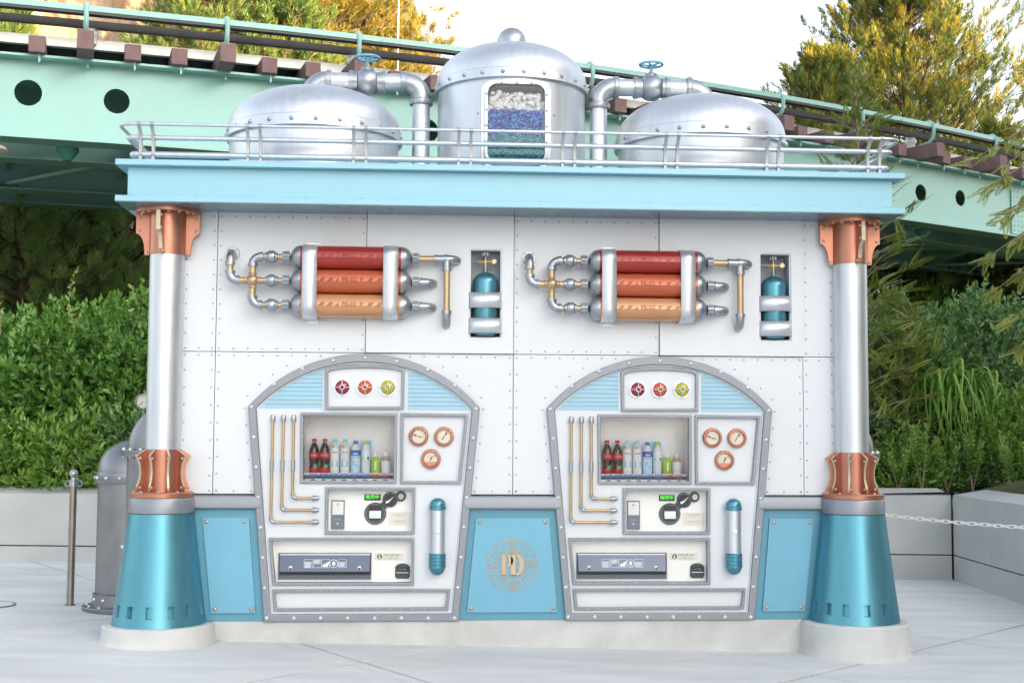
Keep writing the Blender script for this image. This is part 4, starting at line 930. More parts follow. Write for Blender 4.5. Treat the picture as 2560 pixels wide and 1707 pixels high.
xq = V(217,300).x; zq1 = V(217,232).z
cc_ = Vector((xq+rc,Yk,zs3[1]+rc)); gr.tube(arc(cc_, rc, PI, 1.5*PI, 10, (1,0,0), (0,0,1)), .0285, 18); gr.tube([(xq,Yk,zs3[1]+rc-.004),(xq,Yk,zs3[1]+rc+.016)], .0335, 18); gr.tube([(xq+rc-.004,Yk,zs3[1]),(xq+rc+.014,Yk,zs3[1])], .0335, 18)
br.tube([(xq,Yk,zs3[1]+rc),(xq,Yk,zq1)], rp, 18)
def wall_elbow(x, z, d):          # elbow that turns from direction d into the wall, with its round flange
    d = Vector(d); r = Yk*-1-.02; r = min(r,.07)
    c = Vector((x,Yk+r,z)) ; e = Vector((x,Yk,z))
    gr.tube([e-d*(r+.012), e-d*r]+arc(e-d*r+Vector((0,r,0)), r, 0, PI/2, 8, (0,-1,0), d)+[e+Vector((0,-Yk-.004,0))], .0285, 18)
    gr.tube([e-d*(r+.018), e-d*(r-.001)], .0335, 18)
    fo = MB().lathe([(0,-.009),(.046,-.009),(.048,-.006),(.048,0)], (x,-.0005,z), (0,1,0), 30).build('wall_flange', SILVERD, bankO); fb = MB()
    for k in range(4): a = PI/4+k*PI/2; fb.dome((x+.04*math.cos(a),-.0095,z+.04*math.sin(a)),(0,-1,0),.0055,.005,8,2)
    fb.build('flange_screws', DGREY, fo, kind='stuff')
wall_elbow(xq, zq1+.03, (0,0,1))
# right hand side
for i, (x, yy) in enumerate(((1672,425),(1668,598))):
    z = zs3[i+1]; p = V(x,yy); br.tube([(V(1565,400).x,Yk,z),(p.x-.06,Yk,z)], rp, 18); wall_elbow(p.x, z, (1,0,0))
z = zs3[0]; xt_ = V(1770,400).x; xe2 = V(1845,400).x
br.tube([(V(1565,400).x,Yk,z),(V(1690,400).x,Yk,z)], rp, 18); gr.tube([(V(1678,400).x,Yk,z),(xe2-.06,Yk,z)], .0285, 18); gr.tube([(V(1678,400).x,Yk,z),(V(1688,400).x,Yk,z)], .0335, 18)
wall_elbow(xe2, z, (1,0,0)); zt2 = V(1770,335).z; zb2 = V(1770,640).z
gr.tube([(xt_,Yk,z),(xt_,Yk,zt2)], .0285, 18); gr.tube([(xt_,Yk,zt2+.012),(xt_,Yk,zt2)], .0335, 18); br.tube([(xt_,Yk,zt2),(xt_,Yk,zb2)], rp, 18)
wall_elbow(xt_, V(1768,715).z, (0,0,-1)); gr.tube([(xt_,Yk,zb2),(xt_,Yk,V(1768,715).z+.075)], .0285, 18)
# straps
for x0, x1, tx in ((738,845,8),(1315,1422,4)):
    xa, xb = V(x0,400).x, V(x1,400).x; zT, zB = zs3[0]+.083, zs3[2]-.083; yf_ = Yk-r3-.008
    prof = [(0.,zT+.004),(Yk+.02,zT+.004)]+[(Yk+.02-(.02-(-r3-.008))*math.sin(t) if False else Yk+.02+(yf_-Yk-.02)*math.sin(t), zT-.075+.079*math.cos(t)) for t in np.linspace(.1,PI/2,8)]
    prof += [(Yk+.02+(yf_-Yk-.02)*math.cos(t), zB+.075-.079*math.sin(t)) for t in np.linspace(0,PI/2-.1,8)]+[(Yk+.02,zB-.004),(0.,zB-.004)]
    th = .004; k = len(prof); vs = []
    for x in (xa,xb): vs += [(x,y,z_) for y,z_ in prof]
    st = MB().add(vs, [(i,i+1,k+i+1,k+i) for i in range(k-1)]).build('strap', STEEL, bankO, angle=50)
    md = st.modifiers.new('solid','SOLIDIFY'); md.thickness = .005; md.offset = 0
    zmid = zs3[1]; mb = MB(); xm2 = (xa+xb)/2; y_ = yf_-.0032
    for u0, u1 in ((xa,xm2-.02),(xm2+.02,xb)): mb.add([(u0,y_,zmid-.0012),(u1,y_,zmid-.0012),(u1,y_,zmid+.0012),(u0,y_,zmid+.0012)], [(0,1,2,3)])
    pts = [(xm2+.02*math.cos(t), zmid-.024*math.sin(t)) for t in np.linspace(0,PI,11)]
    for (u0,w0),(u1,w1) in zip(pts[:-1],pts[1:]): mb.add([(u0,y_,w0-.0013),(u1,y_,w1-.0013),(u1,y_,w1+.0013),(u0,y_,w0+.0013)], [(0,1,2,3)])
    mb.build('strap_seam', SILVERD, st)
    for zc_ in (zT+.008, zB-.008):
        s = 1 if zc_ > 2.4 else -1; tb = MB().box(xa+.012,xb-.002+.01,-.004,0,min(zc_-s*.01,zc_+s*.02),max(zc_-s*.01,zc_+s*.02)).build('strap_tab', STEEL, st, bevel=.002)
        for x in (xa+.022,xb-.002): link('tab_screw', rv, st, (x,-.004,zc_+s*.008), scale=(.45,.45,.45))
copy_tree(bankO, 2., 'bank of three red to tan cylinders strapped on the wall above the chain side machine')
# ================================================================== GAS BOTTLE NICHES
def n5(x, y, Y=0.): return a5(x, y, Y)
ni = thing('bottle_niche', 'recessed niche holding a strapped blue gas bottle near the middle of the wall', 'gas bottle', (-.195,.05,2.06), 'gas bottle niches')
o0 = [(-.309,2.058),(-.080,2.058),(-.080,2.673),(-.309,2.673)]; i0 = [(-.293,2.07),(-.093,2.07),(-.093,2.661),(-.293,2.661)]
MB().ring(o0, i0, -.008, .004).build('niche_frame', WHITE, ni, bevel=.002)
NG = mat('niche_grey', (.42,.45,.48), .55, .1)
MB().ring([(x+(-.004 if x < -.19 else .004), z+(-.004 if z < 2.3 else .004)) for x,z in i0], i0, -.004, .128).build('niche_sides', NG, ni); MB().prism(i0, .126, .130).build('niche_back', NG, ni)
xb_, yb_ = a5(2047,500,.02)[0], .035; zt_ = a5(2047,338,.0)[1]; zlo = 2.078
bo = MB().lathe([(0,zlo),(.070,zlo),(.080,zlo+.010),(.0855,zlo+.03),(.0855,zt_-.075)]+[(.0855*math.cos(t)+.0, zt_-.075+.07*math.sin(t)) for t in np.linspace(.1,PI/2-.22,8)]+[(.016,zt_-.002),(.016,zt_+.012),(0,zt_+.012)], (xb_,yb_,0), seg=44).build('gas_bottle', TEALM, ni)
vl = MB().lathe([(.012,zt_+.010),(.0145,zt_+.014),(.0145,zt_+.03),(.011,zt_+.034),(.011,zt_+.085),(.0085,zt_+.088),(.0085,zt_+.108)], (xb_,yb_,0), seg=18)
zc_ = a5(2047,270,.03)[1]; vl.cyl((xb_-.05,yb_,zc_),(xb_+.04,yb_,zc_),.010,14); vl.cyl((xb_-.05,yb_,zc_),(xb_-.025,yb_,zc_),.0145,6); vl.lathe([(.021,-.006),(.021,.012),(.016,.016),(0,.016)], (xb_+.058,yb_-.002,zc_), (0,-1,0), 20)
vo = vl.build('valve', BRASS, ni)
hw_ = MB(); zz = a5(2047,219,.03)[1]
for k in range(6): a = 2*PI*k/6; hw_.cyl((xb_+.021*math.cos(a),yb_+.021*math.sin(a),zz-.013),(xb_+.021*math.cos(a),yb_+.021*math.sin(a),zz+.013),.010,10)
hw_.cyl((xb_,yb_,zz-.012),(xb_,yb_,zz+.014),.021,16); hw_.build('valve_handle', DGREY, vo)
MB().cyl((xb_-.09,yb_,zc_),(xb_-.05,yb_,zc_),.009,12).cyl((xb_+.075,yb_,zc_),(xb_+.098,yb_,zc_),.010,6).build('valve_ends', DGREY, vo)
for y0, y1 in ((490,600),(673,782)):
    z1, z0 = a5(2047,y0,-.04)[1], a5(2047,y1,-.04)[1]; hw2 = .122
    pr = [(-.122,-.004),(-.112,-.004)]+[(.112*math.sin(t), -.004-.052*math.cos(t)**.8 if math.cos(t) > 0 else -.004) for t in np.linspace(-PI/2+.05,PI/2-.05,17)]+[(.112,-.004),(.122,-.004)]
    k = len(pr); st = MB().add([(xb_+u,y,z) for z in (z0,z1) for u,y in pr], [(i,i+1,k+i+1,k+i) for i in range(k-1)]).build('band_strap', STEEL, ni, angle=50)
    md = st.modifiers.new('solid','SOLIDIFY'); md.thickness = .004; md.offset = 0
    for s in (-1,1):
        MB().box(xb_+s*.1315-.0135,xb_+s*.1315+.0135,-.009,-.0085+.0085,z0+.004,z1-.004).build('strap_tab', STEEL, st, bevel=.002)
        for z in (z0+.02,z1-.02): link('tab_screw', rv, st, (xb_+s*.136,-.009,z), scale=(.42,.42,.42))
    mb = MB(); ys = -.0592; zm2 = (z0+z1)/2
    for w0, w1 in ((z0,zm2-.025),(zm2+.025,z1)): mb.add([(xb_-.001,ys,w0),(xb_+.001,ys,w0),(xb_+.001,ys,w1),(xb_-.001,ys,w1)], [(0,1,2,3)])
    pts = [(xb_+.022*math.sin(t), zm2+.025*math.cos(t)) for t in np.linspace(0,PI,11)]
    for (u0,w0),(u1,w1) in zip(pts[:-1],pts[1:]): mb.add([(u0-.001,ys+.0004,w0),(u1-.001,ys+.0004,w1),(u1+.001,ys+.0004,w1),(u0+.001,ys+.0004,w0)], [(0,1,2,3)])
    mb.build('strap_seam', SILVERD, st)
copy_tree(ni, 2., 'recessed niche holding a strapped blue gas bottle next to the end column')
# ================================================================== ROOF: TANKS, PIPES, RAILING
ZRF = 3.176; YT = .5
def tank(name, label, x, r, zr, zb_, zd, seg=96, win=None):
    t = thing(name, label, 'tank', (x,YT,ZRF))
    if win:                                            # wall left open behind the window
        zz_ = [ZRF-.001, win[2], win[3], zr+.01]; q = r-.012; vs = [(x+q*math.cos(2*PI*i/seg), YT+q*math.sin(2*PI*i/seg), z) for z in zz_ for i in range(seg)]; fs = []
        for j in range(3):
            for i in range(seg):
                k = (i+1) % seg; xm = (vs[i][0]+vs[k][0])/2
                if j == 1 and vs[i][1] < YT and win[0] < xm < win[1]: continue
                fs.append((j*seg+i, j*seg+k, (j+1)*seg+k, (j+1)*seg+i))
        MB().add(vs, fs).build('tank_wall', SILVER, t)
    else: MB().lathe([(r-.012,ZRF-.001),(r-.012,zr+.01)], (x,YT,0), seg=seg).build('tank_wall', SILVER, t)
    MB().lathe([(r+.03,ZRF),(r+.03,ZRF+.012),(r-.012,ZRF+.012)], (x,YT,0), seg=seg).build('base_ring', SILVER, t)
    d = MB().lathe([(r-.012,zr+.004),(r+.012,zr),(r+.015,zr+.004),(r+.008,zb_-.006),(r+.001,zb_)]+[(r*math.cos(a)**.9, zb_+(zd-zb_)*math.sin(a)) for a in np.linspace(.06,PI/2-.02,22)]+[(0,zd)], (x,YT,0), seg=seg).build('dome_lid', SILVER, t, angle=30)
    rm = MB().dome((0,0,0),(0,0,1),.0155,.014,12,4).mesh('rivet', SILVERD); n = 24; zmid = (zr+zb_)/2
    for k in range(n):
        a = 2*PI*(k+.35)/n; dr = Vector((math.cos(a), math.sin(a), .1)); link('rivet', rm, d, (x+(r+.011)*math.cos(a), YT+(r+.011)*math.sin(a), zmid), dr.to_track_quat('Z','Y').to_euler())
    return t
tL = tank('storage_tank', 'low domed silver storage tank on the roof at the steel-post end', -1.405, .612, 3.482, 3.568, 3.875)
tR = tank('storage_tank', 'low domed silver storage tank on the roof at the chain end', 1.395, .612, 3.482, 3.568, 3.875)
tC = tank('window_tank', 'tall domed silver tank with bead-filled window and ball finial on the roof', .008, .545, 3.858, 3.932, 4.225, win=(-.20,.215,3.25,3.81))
MB().lathe([(.108,4.19),(.106,4.255)]+[(.106*math.cos(a), 4.262+.106*math.sin(a)) for a in np.linspace(.05,PI/2-.01,10)]+[(0,4.368)], (.008,YT,0), seg=36).build('finial', SILVERD, tC)
def rrect(x0, x1, z0, z1, r, n=7):
    return [(cx+r*math.cos(a0+PI/2*i/n), cz+r*math.sin(a0+PI/2*i/n)) for cx,cz,a0 in ((x1-r,z0+r,-PI/2),(x1-r,z1-r,0),(x0+r,z1-r,PI/2),(x0+r,z0+r,PI)) for i in range(n+1)]
wx0, wx1, wz0, wz1 = -.188, .203, 3.262, 3.802
MB().ring(rrect(wx0-.045,wx1+.045,wz0-.045,wz1+.03,.085), rrect(wx0-.02,wx1+.02,wz0-.02,wz1+.012,.075), -.052, .12).build('window_surround', SILVER, tC, bevel=.004)
wf = MB().ring(rrect(wx0-.022,wx1+.022,wz0-.022,wz1+.016,.08), rrect(wx0,wx1,wz0,wz1,.065), -.072, .005).build('window_frame', SILVER, tC, bevel=.003)
sr = MB().dome((0,0,0),(0,-1,0),.0085,.007,10,3).mesh('rivet', SILVERD)
for p in [(x,wz1+.0085) for x in (-.095,.008,.11)]+[(x,z) for x in (wx0-.0115,wx1+.0115) for z in (3.73,3.62,3.51,3.40,3.29)]: link('rivet', sr, wf, (p[0],-.072,p[1]))
for p in [(s*.262+.008,z) for s in (-1,1) for z in (3.60,3.49)]: link('rivet', sr, wf, (p[0],-.036,p[1]))
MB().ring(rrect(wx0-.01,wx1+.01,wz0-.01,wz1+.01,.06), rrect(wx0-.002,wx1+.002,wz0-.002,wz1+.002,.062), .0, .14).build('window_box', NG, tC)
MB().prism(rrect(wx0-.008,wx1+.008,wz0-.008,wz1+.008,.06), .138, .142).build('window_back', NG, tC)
MB().prism(rrect(wx0-.002,wx1+.002,wz0-.002,wz1+.002,.065), -.045, -.042).build('window_glass', GLASS, tC)
# what fills it: white stones, blue beads, teal grains (each layer uncountable)
def pebbles(name, n, x0, x1, y0, y1, z0, z1, r0, r1, mats_, sub=1, squash=(.7,1.)):
    bmx = bmesh.new(); bmesh.ops.create_icosphere(bmx, subdivisions=sub, radius=1.); bv = np.array([v.co[:] for v in bmx.verts]); bf = np.array([[v.index for v in f.verts] for f in bmx.faces]); bmx.free()
    for j, m_ in enumerate(mats_):
        N = n//len(mats_); V_ = []; F_ = []
        for k in range(N):
            r = random.uniform(r0,r1); s = np.array([1,random.uniform(*squash),random.uniform(*squash)]); ang = Matrix.Rotation(random.uniform(0,6.28),3,'Y') @ Matrix.Rotation(random.uniform(0,6.28),3,'X')
            nz_ = 1+(.22*rng.standard_normal((len(bv),1)) if sub == 1 and r0 > .011 else 0)
            q = (bv*nz_*s*r) @ np.array(ang).T + np.array([random.uniform(x0+r,x1-r),random.uniform(y0,y1),random.uniform(z0,z1)])
            F_.append(bf+len(bv)*k); V_.append(q)
        mb = MB(); mb.v = [tuple(v) for v in np.concatenate(V_)]; mb.f = [tuple(int(i) for i in f) for f in np.concatenate(F_)]
        me = bpy.data.meshes.new(name); me.from_pydata(mb.v, [], mb.f); me.polygons.foreach_set('use_smooth', [True]*len(me.polygons)); me.materials.append(m_)
        link(name, me, tC, kind='stuff')
bm_ = lambda nme, c: mat(nme, c, .25, 0, .4, .05, 30)
pebbles('white_stones', 330, wx0,wx1,-.025,.08,3.635,3.752,.014,.026, [mat('stone_white', (.90,.90,.90), .6, 0, .4, .03, 30)])
MB().box(wx0,wx1,.0,.13,3.50,3.70).build('stone_core', mat('stone_white', (.8,.8,.8)), tC)
pebbles('blue_beads', 1500, wx0,wx1,-.035,.0,3.455,3.628,.0075,.0112, [bm_('bead_navy',(.012,.02,.42)), bm_('bead_violet',(.12,.13,.66)), bm_('bead_aqua',(.02,.33,.68)), bm_('bead_sky',(.10,.48,.80)), bm_('bead_indigo',(.035,.045,.58))], 1, (1,1))
pebbles('teal_grains', 2600, wx0,wx1,-.035,-.015,3.262,3.462,.0045,.0065, [bm_('grain_teal',(.01,.27,.38)), bm_('grain_aqua',(.04,.45,.54)), bm_('grain_pale',(.22,.58,.64))], 1, (1,1))
MB().box(wx0,wx1,-.016,.13,3.262,3.6).build('grain_core', bm_('grain_teal',(.01,.25,.33)), tC)
# valve pipes
def valve_pipe(sx, label):
    t = thing('valve_pipe', label, 'pipe', (sx*.645,YT,ZRF), 'valve pipes between the tanks')
    xv, zh, xo = sx*.645, 3.945, sx*1.44; rp = .063; re = .118
    MB().lathe([(rp,ZRF),(rp,zh-re)], (xv,YT,0), seg=32).lathe([(.085,ZRF),(.085,ZRF+.012),(rp,ZRF+.012)], (xv,YT,0), seg=32).build('riser', SILVER, t)
    def elbow(x, s):           # from vertical at x to horizontal running towards s
        return MB().tube([Vector((x,YT,zh-re-.02))]+arc((x+s*re,YT,zh-re), re, PI, PI/2, 12, (s,0,0), (0,0,1))+[Vector((x+s*(re+.02),YT,zh))], .071, 28)
    elbow(xv, sx).build('elbow', SILVERD, t); e2 = elbow(xo, -sx); e2.cyl((xo,YT,zh-re),(xo,YT,3.83),.071,28); e2.build('elbow', SILVERD, t)
    MB().tube([(xv+sx*re,YT,zh),(xo-sx*re,YT,zh)], rp, 28).build('cross_pipe', SILVER, t)
    CL = type('CL',(),{'lathe':lambda s,*a,**k: MB().lathe(*a,**k).build('collar', SILVERD, t, angle=30)}); cl = CL(); cl.lathe([(.06,zh-re-.045),(.083,zh-re-.045),(.085,zh-re-.04),(.085,zh-re-.012),(.080,zh-re-.004),(.06,zh-re-.004)], (xv,YT,0), seg=32)
    for x in (xv+sx*(re+.012), xo-sx*(re+.012)): cl.lathe([(.06,-.018),(.078,-.018),(.081,-.014),(.081,.014),(.078,.018),(.06,.018)], (x,YT,zh), (1,0,0), 32)
    xb2 = sx*1.035
    for d, w_ in ((-.116,.014),(-.092,.02),(.092,.02),(.116,.014)): cl.lathe([(.05,-w_),(.072 if abs(d) < .1 else .081,-w_),(.072 if abs(d) < .1 else .081,w_),(.05,w_)], (xb2+d,YT,zh), (1,0,0), 32)
    vb = MB().sphere((xb2,YT,zh), .097, 32, 16).lathe([(.045,.080),(.048,.098),(.044,.105),(.020,.112),(.016,.125)], (xb2,YT,zh), (0,0,1), 24).build('valve_body', SILVERD, t)
    hw_ = MB(); zw = zh+.176; hw_.torus((xb2,YT,zw), (0,0,1), .083, .0098, 40, 10); hw_.lathe([(.014,-.055),(.012,-.03),(.017,-.012),(.02,-.004),(.02,.008),(0,.010)], (xb2,YT,zw-.008), (0,0,1), 18)
    for k in range(5): a = 2*PI*k/5+.5; hw_.tube([(xb2,YT,zw-.010),(xb2+.045*math.cos(a),YT+.045*math.sin(a),zw-.003),(xb2+.082*math.cos(a),YT+.082*math.sin(a),zw)], .0068, 8)
    hw_.build('handwheel', mat('wheel_blue', (.20,.46,.58), .4, .2), t)
valve_pipe(-1, 'silver pipe with blue handwheel valve feeding the steel-post end tank'); valve_pipe(1, 'silver pipe with blue handwheel valve feeding the chain end tank')
# railing
rl = thing('roof_railing', 'silver pipe railing with paired curved brackets along the booth roof edge', 'railing', (0,-.22,ZRF))
def rail_path(x, y, z, r=.07):
    b = 1.30; p = [Vector((-x,b,z))]
    p += arc((-x+r,y+r,z), r, PI, 1.5*PI, 6, (1,0,0), (0,1,0)) + arc((x-r,y+r,z), r, 1.5*PI, 2*PI, 6, (1,0,0), (0,1,0)) + [Vector((x,b,z))]
    return p
RB = ((2.535,-.215,3.236,.0215),(2.56,-.232,3.345,.0165),(2.612,-.295,3.421,.0112))
for k, (x, y, z, r) in enumerate(RB): MB().tube(rail_path(x,y,z,.035 if k < 2 else .10), r, 16).build('rail', SILVER, rl)
MB().tube(rail_path(2.535,1.29,3.236,.01)[0:1]+[Vector((2.535,1.30,3.236))], .02, 10).build('rail', SILVER, rl)
def bracket(fn, nrm):
    """fn(o, z) -> point o outward from the lowest rail"""
    pr = [(0.0,ZRF),(0.0,3.24),(.004,3.30),(.018,3.35),(.046,3.39),(.072,3.408)]; bk_ = [(o-(.036-.012*i/5),z) for i,(o,z) in enumerate(pr)]
    loop = pr+bk_[::-1]; k = len(loop); n = Vector(nrm)*.0095
    m_ = MB().add([fn(o+.024,z)+n for o,z in loop]+[fn(o+.024,z)-n for o,z in loop], [tuple(range(k)), tuple(range(2*k-1,k-1,-1))]+[(i,k+i,k+(i+1)%k,(i+1)%k) for i in range(k)])
    b = m_.build('bracket', mat('bracket_grey', (.50,.49,.48), .45, .5), rl)
    ax = Vector(nrm)
    for o, z, r in ((.08,3.421,.017),(.017,3.345,.0225),(0.,3.236,.0285)):
        p = fn(o,z); MB().cyl(p-ax*.012, p+ax*.012, r, 16).build('clamp', SILVERD, b)
for xp in (2.435,1.737,1.043,.348):
    for s in (-1,1):
        for d in (-.041,.041): bracket((lambda X: (lambda o,z: Vector((X,-.215-o,z))))(s*xp+d), (1,0,0))
for s in (-1,1):
    for yy in (.35,.43,1.1,1.18): bracket((lambda S,Y_: (lambda o,z: Vector((S*(2.535+o),Y_,z))))(s,yy), (0,1,0))
    MB().box(s*2.48-.05,s*2.48+.05,-.2,-.12,ZRF,ZRF+.012).build('foot_plate', SILVER, rl)
# ================================================================== SIDE PIPES, CANISTER, POSTS, CHAIN
def side_pipe(sx, label):
    x, y, r = sx*2.575, .62, .125; g = GZ(x)
    t = thing('vent_pipe', label, 'pipe', (x,y,g), 'vent pipes at the booth ends')
    MB().lathe([(r,g),(r,1.262)], (x,y,0), seg=40).lathe([(.19,g),(.19,g+.03),(r,g+.035)], (x,y,0), seg=40).build('riser', DGREY, t)
    rb = .24; pts = [Vector((x,y,1.25))]+arc((x-sx*rb,y,1.28), rb, 0, PI/2, 14, (sx,0,0), (0,0,1)); pts += [Vector((sx*2.27,y,1.28+rb))]
    MB().tube(pts, r, 36).build('bend', DGREY, t)
    f = MB().lathe([(r,1.243),(.165,1.243),(.168,1.247),(.168,1.264),(.165,1.267),(.165,1.269),(.168,1.271),(.168,1.286),(.165,1.29),(r,1.29)], (x,y,0), seg=44).build('flange', DGREY, t, angle=28)
    for k in range(12):
        a = 2*PI*k/12; link('bolt', rv, f, (x+.149*math.cos(a), y+.149*math.sin(a), 1.29), (-PI/2,0,0), scale=(1.1,1.6,1.1)); link('bolt', rv, f, (x+.149*math.cos(a), y+.149*math.sin(a), 1.243), (PI/2,0,0), scale=(.9,1.1,.9))
    f = MB().lathe([(r,.56),(.155,.56),(.157,.565),(.157,.60),(.155,.605),(r,.605)], (x,y,0), seg=40).build('flange', DGREY, t, angle=28)
    for k in range(10): a = 2*PI*k/10; link('bolt', rv, f, (x+.141*math.cos(a), y+.141*math.sin(a), .605), (-PI/2,0,0), scale=(1.1,1.6,1.1))
    if sx < 0:
        MB().lathe([(0,.0),(.054,.0),(.056,-.028),(.048,-.03),(.045,-.02),(0,-.02)], (x-.015,y-.02,1.63), (0,1,0), 30).cyl((x-.015,y,1.50),(x-.015,y,1.60),.012,12).build('gauge', DGREY, t)
        mb = MB(); pnt(mb, disc(x-.015,1.63,.045), y-.0405); mb.build('gauge_dial', FACE, t); mb = MB(); bar2(mb, x-.015, 1.63, x-.04, 1.605, .004, y-.043, y-.041); mb.build('gauge_needle', BLACK, t)
side_pipe(-1, 'dark grey bent vent pipe with gauge behind the steel-post end column'); side_pipe(1, 'dark grey bent vent pipe behind the chain end column')
cx_, cy_ = -2.845, 1.43; g = GZ(cx_)
t = thing('steel_canister', 'dark grey domed steel canister standing on the paving between post and column', 'canister', (cx_,cy_,g)); r = .245
MB().lathe([(r,g+.1),(r,1.03)], (cx_,cy_,0), seg=48).build('canister_body', DGREY, t)
MB().lathe([(0,g),(.335,g),(.338,g+.006),(.338,g+.032),(.334,g+.038),(.265,g+.045),(.262,g+.13),(r,g+.138)], (cx_,cy_,0), seg=52).build('canister_foot', DGREY, t, angle=28)
b1 = MB().lathe([(r,1.025),(.262,1.025),(.264,1.03),(.264,1.105),(.262,1.11),(r,1.112)], (cx_,cy_,0), seg=48).build('canister_band', DGREY, t, angle=28)
MB().lathe([(.252*math.cos(a), 1.108+.245*math.sin(a)) for a in np.linspace(0,PI/2-.01,14)]+[(0,1.353)], (cx_,cy_,0), seg=48).build('canister_dome', DGREY, t)
for k in range(14):
    a = 2*PI*(k+.3)/14; d = Vector((math.cos(a), math.sin(a), 0)); e = d.to_track_quat('Y','Z').to_euler()
    link('bolt', rv, b1, (cx_+d.x*.263, cy_+d.y*.263, 1.068), (-d).to_track_quat('-Y','Z').to_euler() if False else (0,0,math.atan2(d.y,d.x)+PI/2), scale=(1.1,1.1,1.1))
    link('bolt', rv, b1, (cx_+d.x*.262, cy_+d.y*.262, g+.09), (0,0,math.atan2(d.y,d.x)+PI/2), scale=(1.1,1.1,1.1)); link('bolt', rv, b1, (cx_+d.x*.30, cy_+d.y*.30, g+.038), (-PI/2,0,0), scale=(1,1.2,1))
POST = mat('post_bronze', (.30,.27,.235), .35, .85, .5, .06, 10)
def stanchion(x, y, label):
    g = GZ(x); t = thing('stanchion', label, 'post', (x,y,g), 'chain posts')
    MB().lathe([(.0,g),(.042,g),(.042,g+.006),(.0275,g+.008),(.0275,g+.95)], (x,y,0), seg=28).build('pole', POST, t)
    MB().lathe([(.0275,g+.915),(.033,g+.915),(.033,g+.955),(.040,g+.957),(.040,g+.963),(.018,g+.965),(.016,g+.985)], (x,y,0), seg=28).build('collar', SILVERD, t)
    MB().sphere((x,y,g+1.012), .0335, 24, 12).build('ball', SILVERD, t)
    for s in (-1,1): MB().torus((x+s*.045,y,g+.935), (0,1,0), .021, .0035, 20, 8).build('chain_eye', SILVERD, t)
stanchion(-3.32, 1.59, 'slim bronze post with ball finial standing on the paving beside the dark canister')
stanchion(2.62, 1.75, 'slim bronze post with ball finial hidden behind the chain end column'); stanchion(5.9, -.4, 'slim bronze post with ball finial at the far end of the chain')
# chain: links as parts
A = Vector((2.68,1.74,.83)); B = Vector((5.87,-.33,.80)); D = B-A; N = 78
ch = tag(thing('barrier_chain', 'white barrier chain drooping in front of the concrete wall', 'chain', A), 'white barrier chain drooping in front of the concrete wall', 'chain')
def cp(f): p = A+D*f; p.z -= .10*4*f*(1-f)*.95; return p
lm = MB(); rr, hl = .0105, .0135; pts = [Vector((hl*(1 if math.cos(a) >= 0 else -1)+rr*math.cos(a), rr*math.sin(a), 0)) for a in np.linspace(0,2*PI,17)]
lm = lm.tube(pts, .0036, 7, False).mesh('chain_link', mat('chain_white', (.78,.79,.80), .45))
for k in range(N):
    p, q = cp((k+.2)/N), cp((k+.8)/N); d = (q-p).normalized(); e = d.to_track_quat('X','Z') @ Matrix.Rotation(R_(90*(k%2)+20),4,'X').to_quaternion()
    sF = (cp(1/N)-cp(0)).length/.0415; link('chain_link', lm, ch, (p+q)/2, e.to_euler(), scale=(sF*1.12,sF,sF))
# lamp at the left edge under the viaduct
lp = at(-14,376,Y=3.2); t = thing('lamp_shade', 'tan disc shaped lamp hanging under the viaduct at the frame edge', 'lamp', lp)
MB().lathe([(.0,.02),(.11,.0),(.115,.004),(.09,.035),(.02,.06),(0,.06)], lp, seg=32).build('shade', mat('lamp_tan', (.42,.32,.24), .5), t); MB().cyl(lp+Vector((-.02,.0,.05)), (lp.x-.02,lp.y,4.2), .012, 10).cyl((lp.x-.02,lp.y,4.2),(lp.x-1.,lp.y,4.2),.02,10).cyl((lp.x-1,lp.y,4.2),(lp.x-1,lp.y,GZ(-5)),.04,14).build('lamp_arm', GREY, t)
# ================================================================== VEGETATION
def gx(px, py, Y): return at(px, py, Y=Y)
def unit(a): return a/np.maximum(1e-9, np.linalg.norm(a, axis=1, keepdims=True))
def leafmesh(name, P, Dv, L, Wd, tint, material, parent, fold=.12, mid=.45, roll=None, kind=None):
    """many small four-cornered leaves as one mesh; every array has one row per leaf"""
    n = len(P); Dv = unit(Dv); rr = rng.standard_normal((n,3)) if roll is None else roll
    S = unit(np.cross(Dv, rr)); N = np.cross(S, Dv); L = np.broadcast_to(L,(n,))[:,None]; Wd = np.broadcast_to(Wd,(n,))[:,None]
    V = np.empty((n,4,3)); V[:,0] = P; V[:,1] = P+Dv*L*mid+S*Wd/2+N*Wd*fold; V[:,2] = P+Dv*L; V[:,3] = P+Dv*L*mid-S*Wd/2+N*Wd*fold
    me = bpy.data.meshes.new(name); me.vertices.add(4*n); me.vertices.foreach_set('co', V.reshape(-1))
    b = np.arange(n)[:,None]*4; F = np.concatenate([b+np.array([[0,1,2]]), b+np.array([[0,2,3]])], 1).reshape(-1)
    me.loops.add(6*n); me.loops.foreach_set('vertex_index', F.astype(np.int32))
    me.polygons.add(2*n); me.polygons.foreach_set('loop_start', np.arange(2*n, dtype=np.int32)*3); me.polygons.foreach_set('loop_total', np.full(2*n,3,np.int32))
    at_ = me.attributes.new('tint','FLOAT','POINT'); at_.data.foreach_set('value', np.repeat(np.clip(tint,0,1),4).astype(np.float32))
    me.update(); me.validate(); me.materials.append(material); return link(name, me, parent, kind=kind)
HEDGE = leaf_mat('leaf_hedge', [(.04,.11,.02),(.085,.21,.035),(.15,.32,.05),(.28,.40,.09)], .32, .22, .6)
SHRUB = leaf_mat('leaf_shrub', [(.05,.12,.04),(.11,.23,.075),(.19,.33,.10),(.34,.39,.17)], .35, .22, .6)
PINEG = leaf_mat('needle_green', [(.05,.12,.055),(.10,.19,.06),(.18,.25,.055),(.30,.29,.06)], .5, .25, .3)
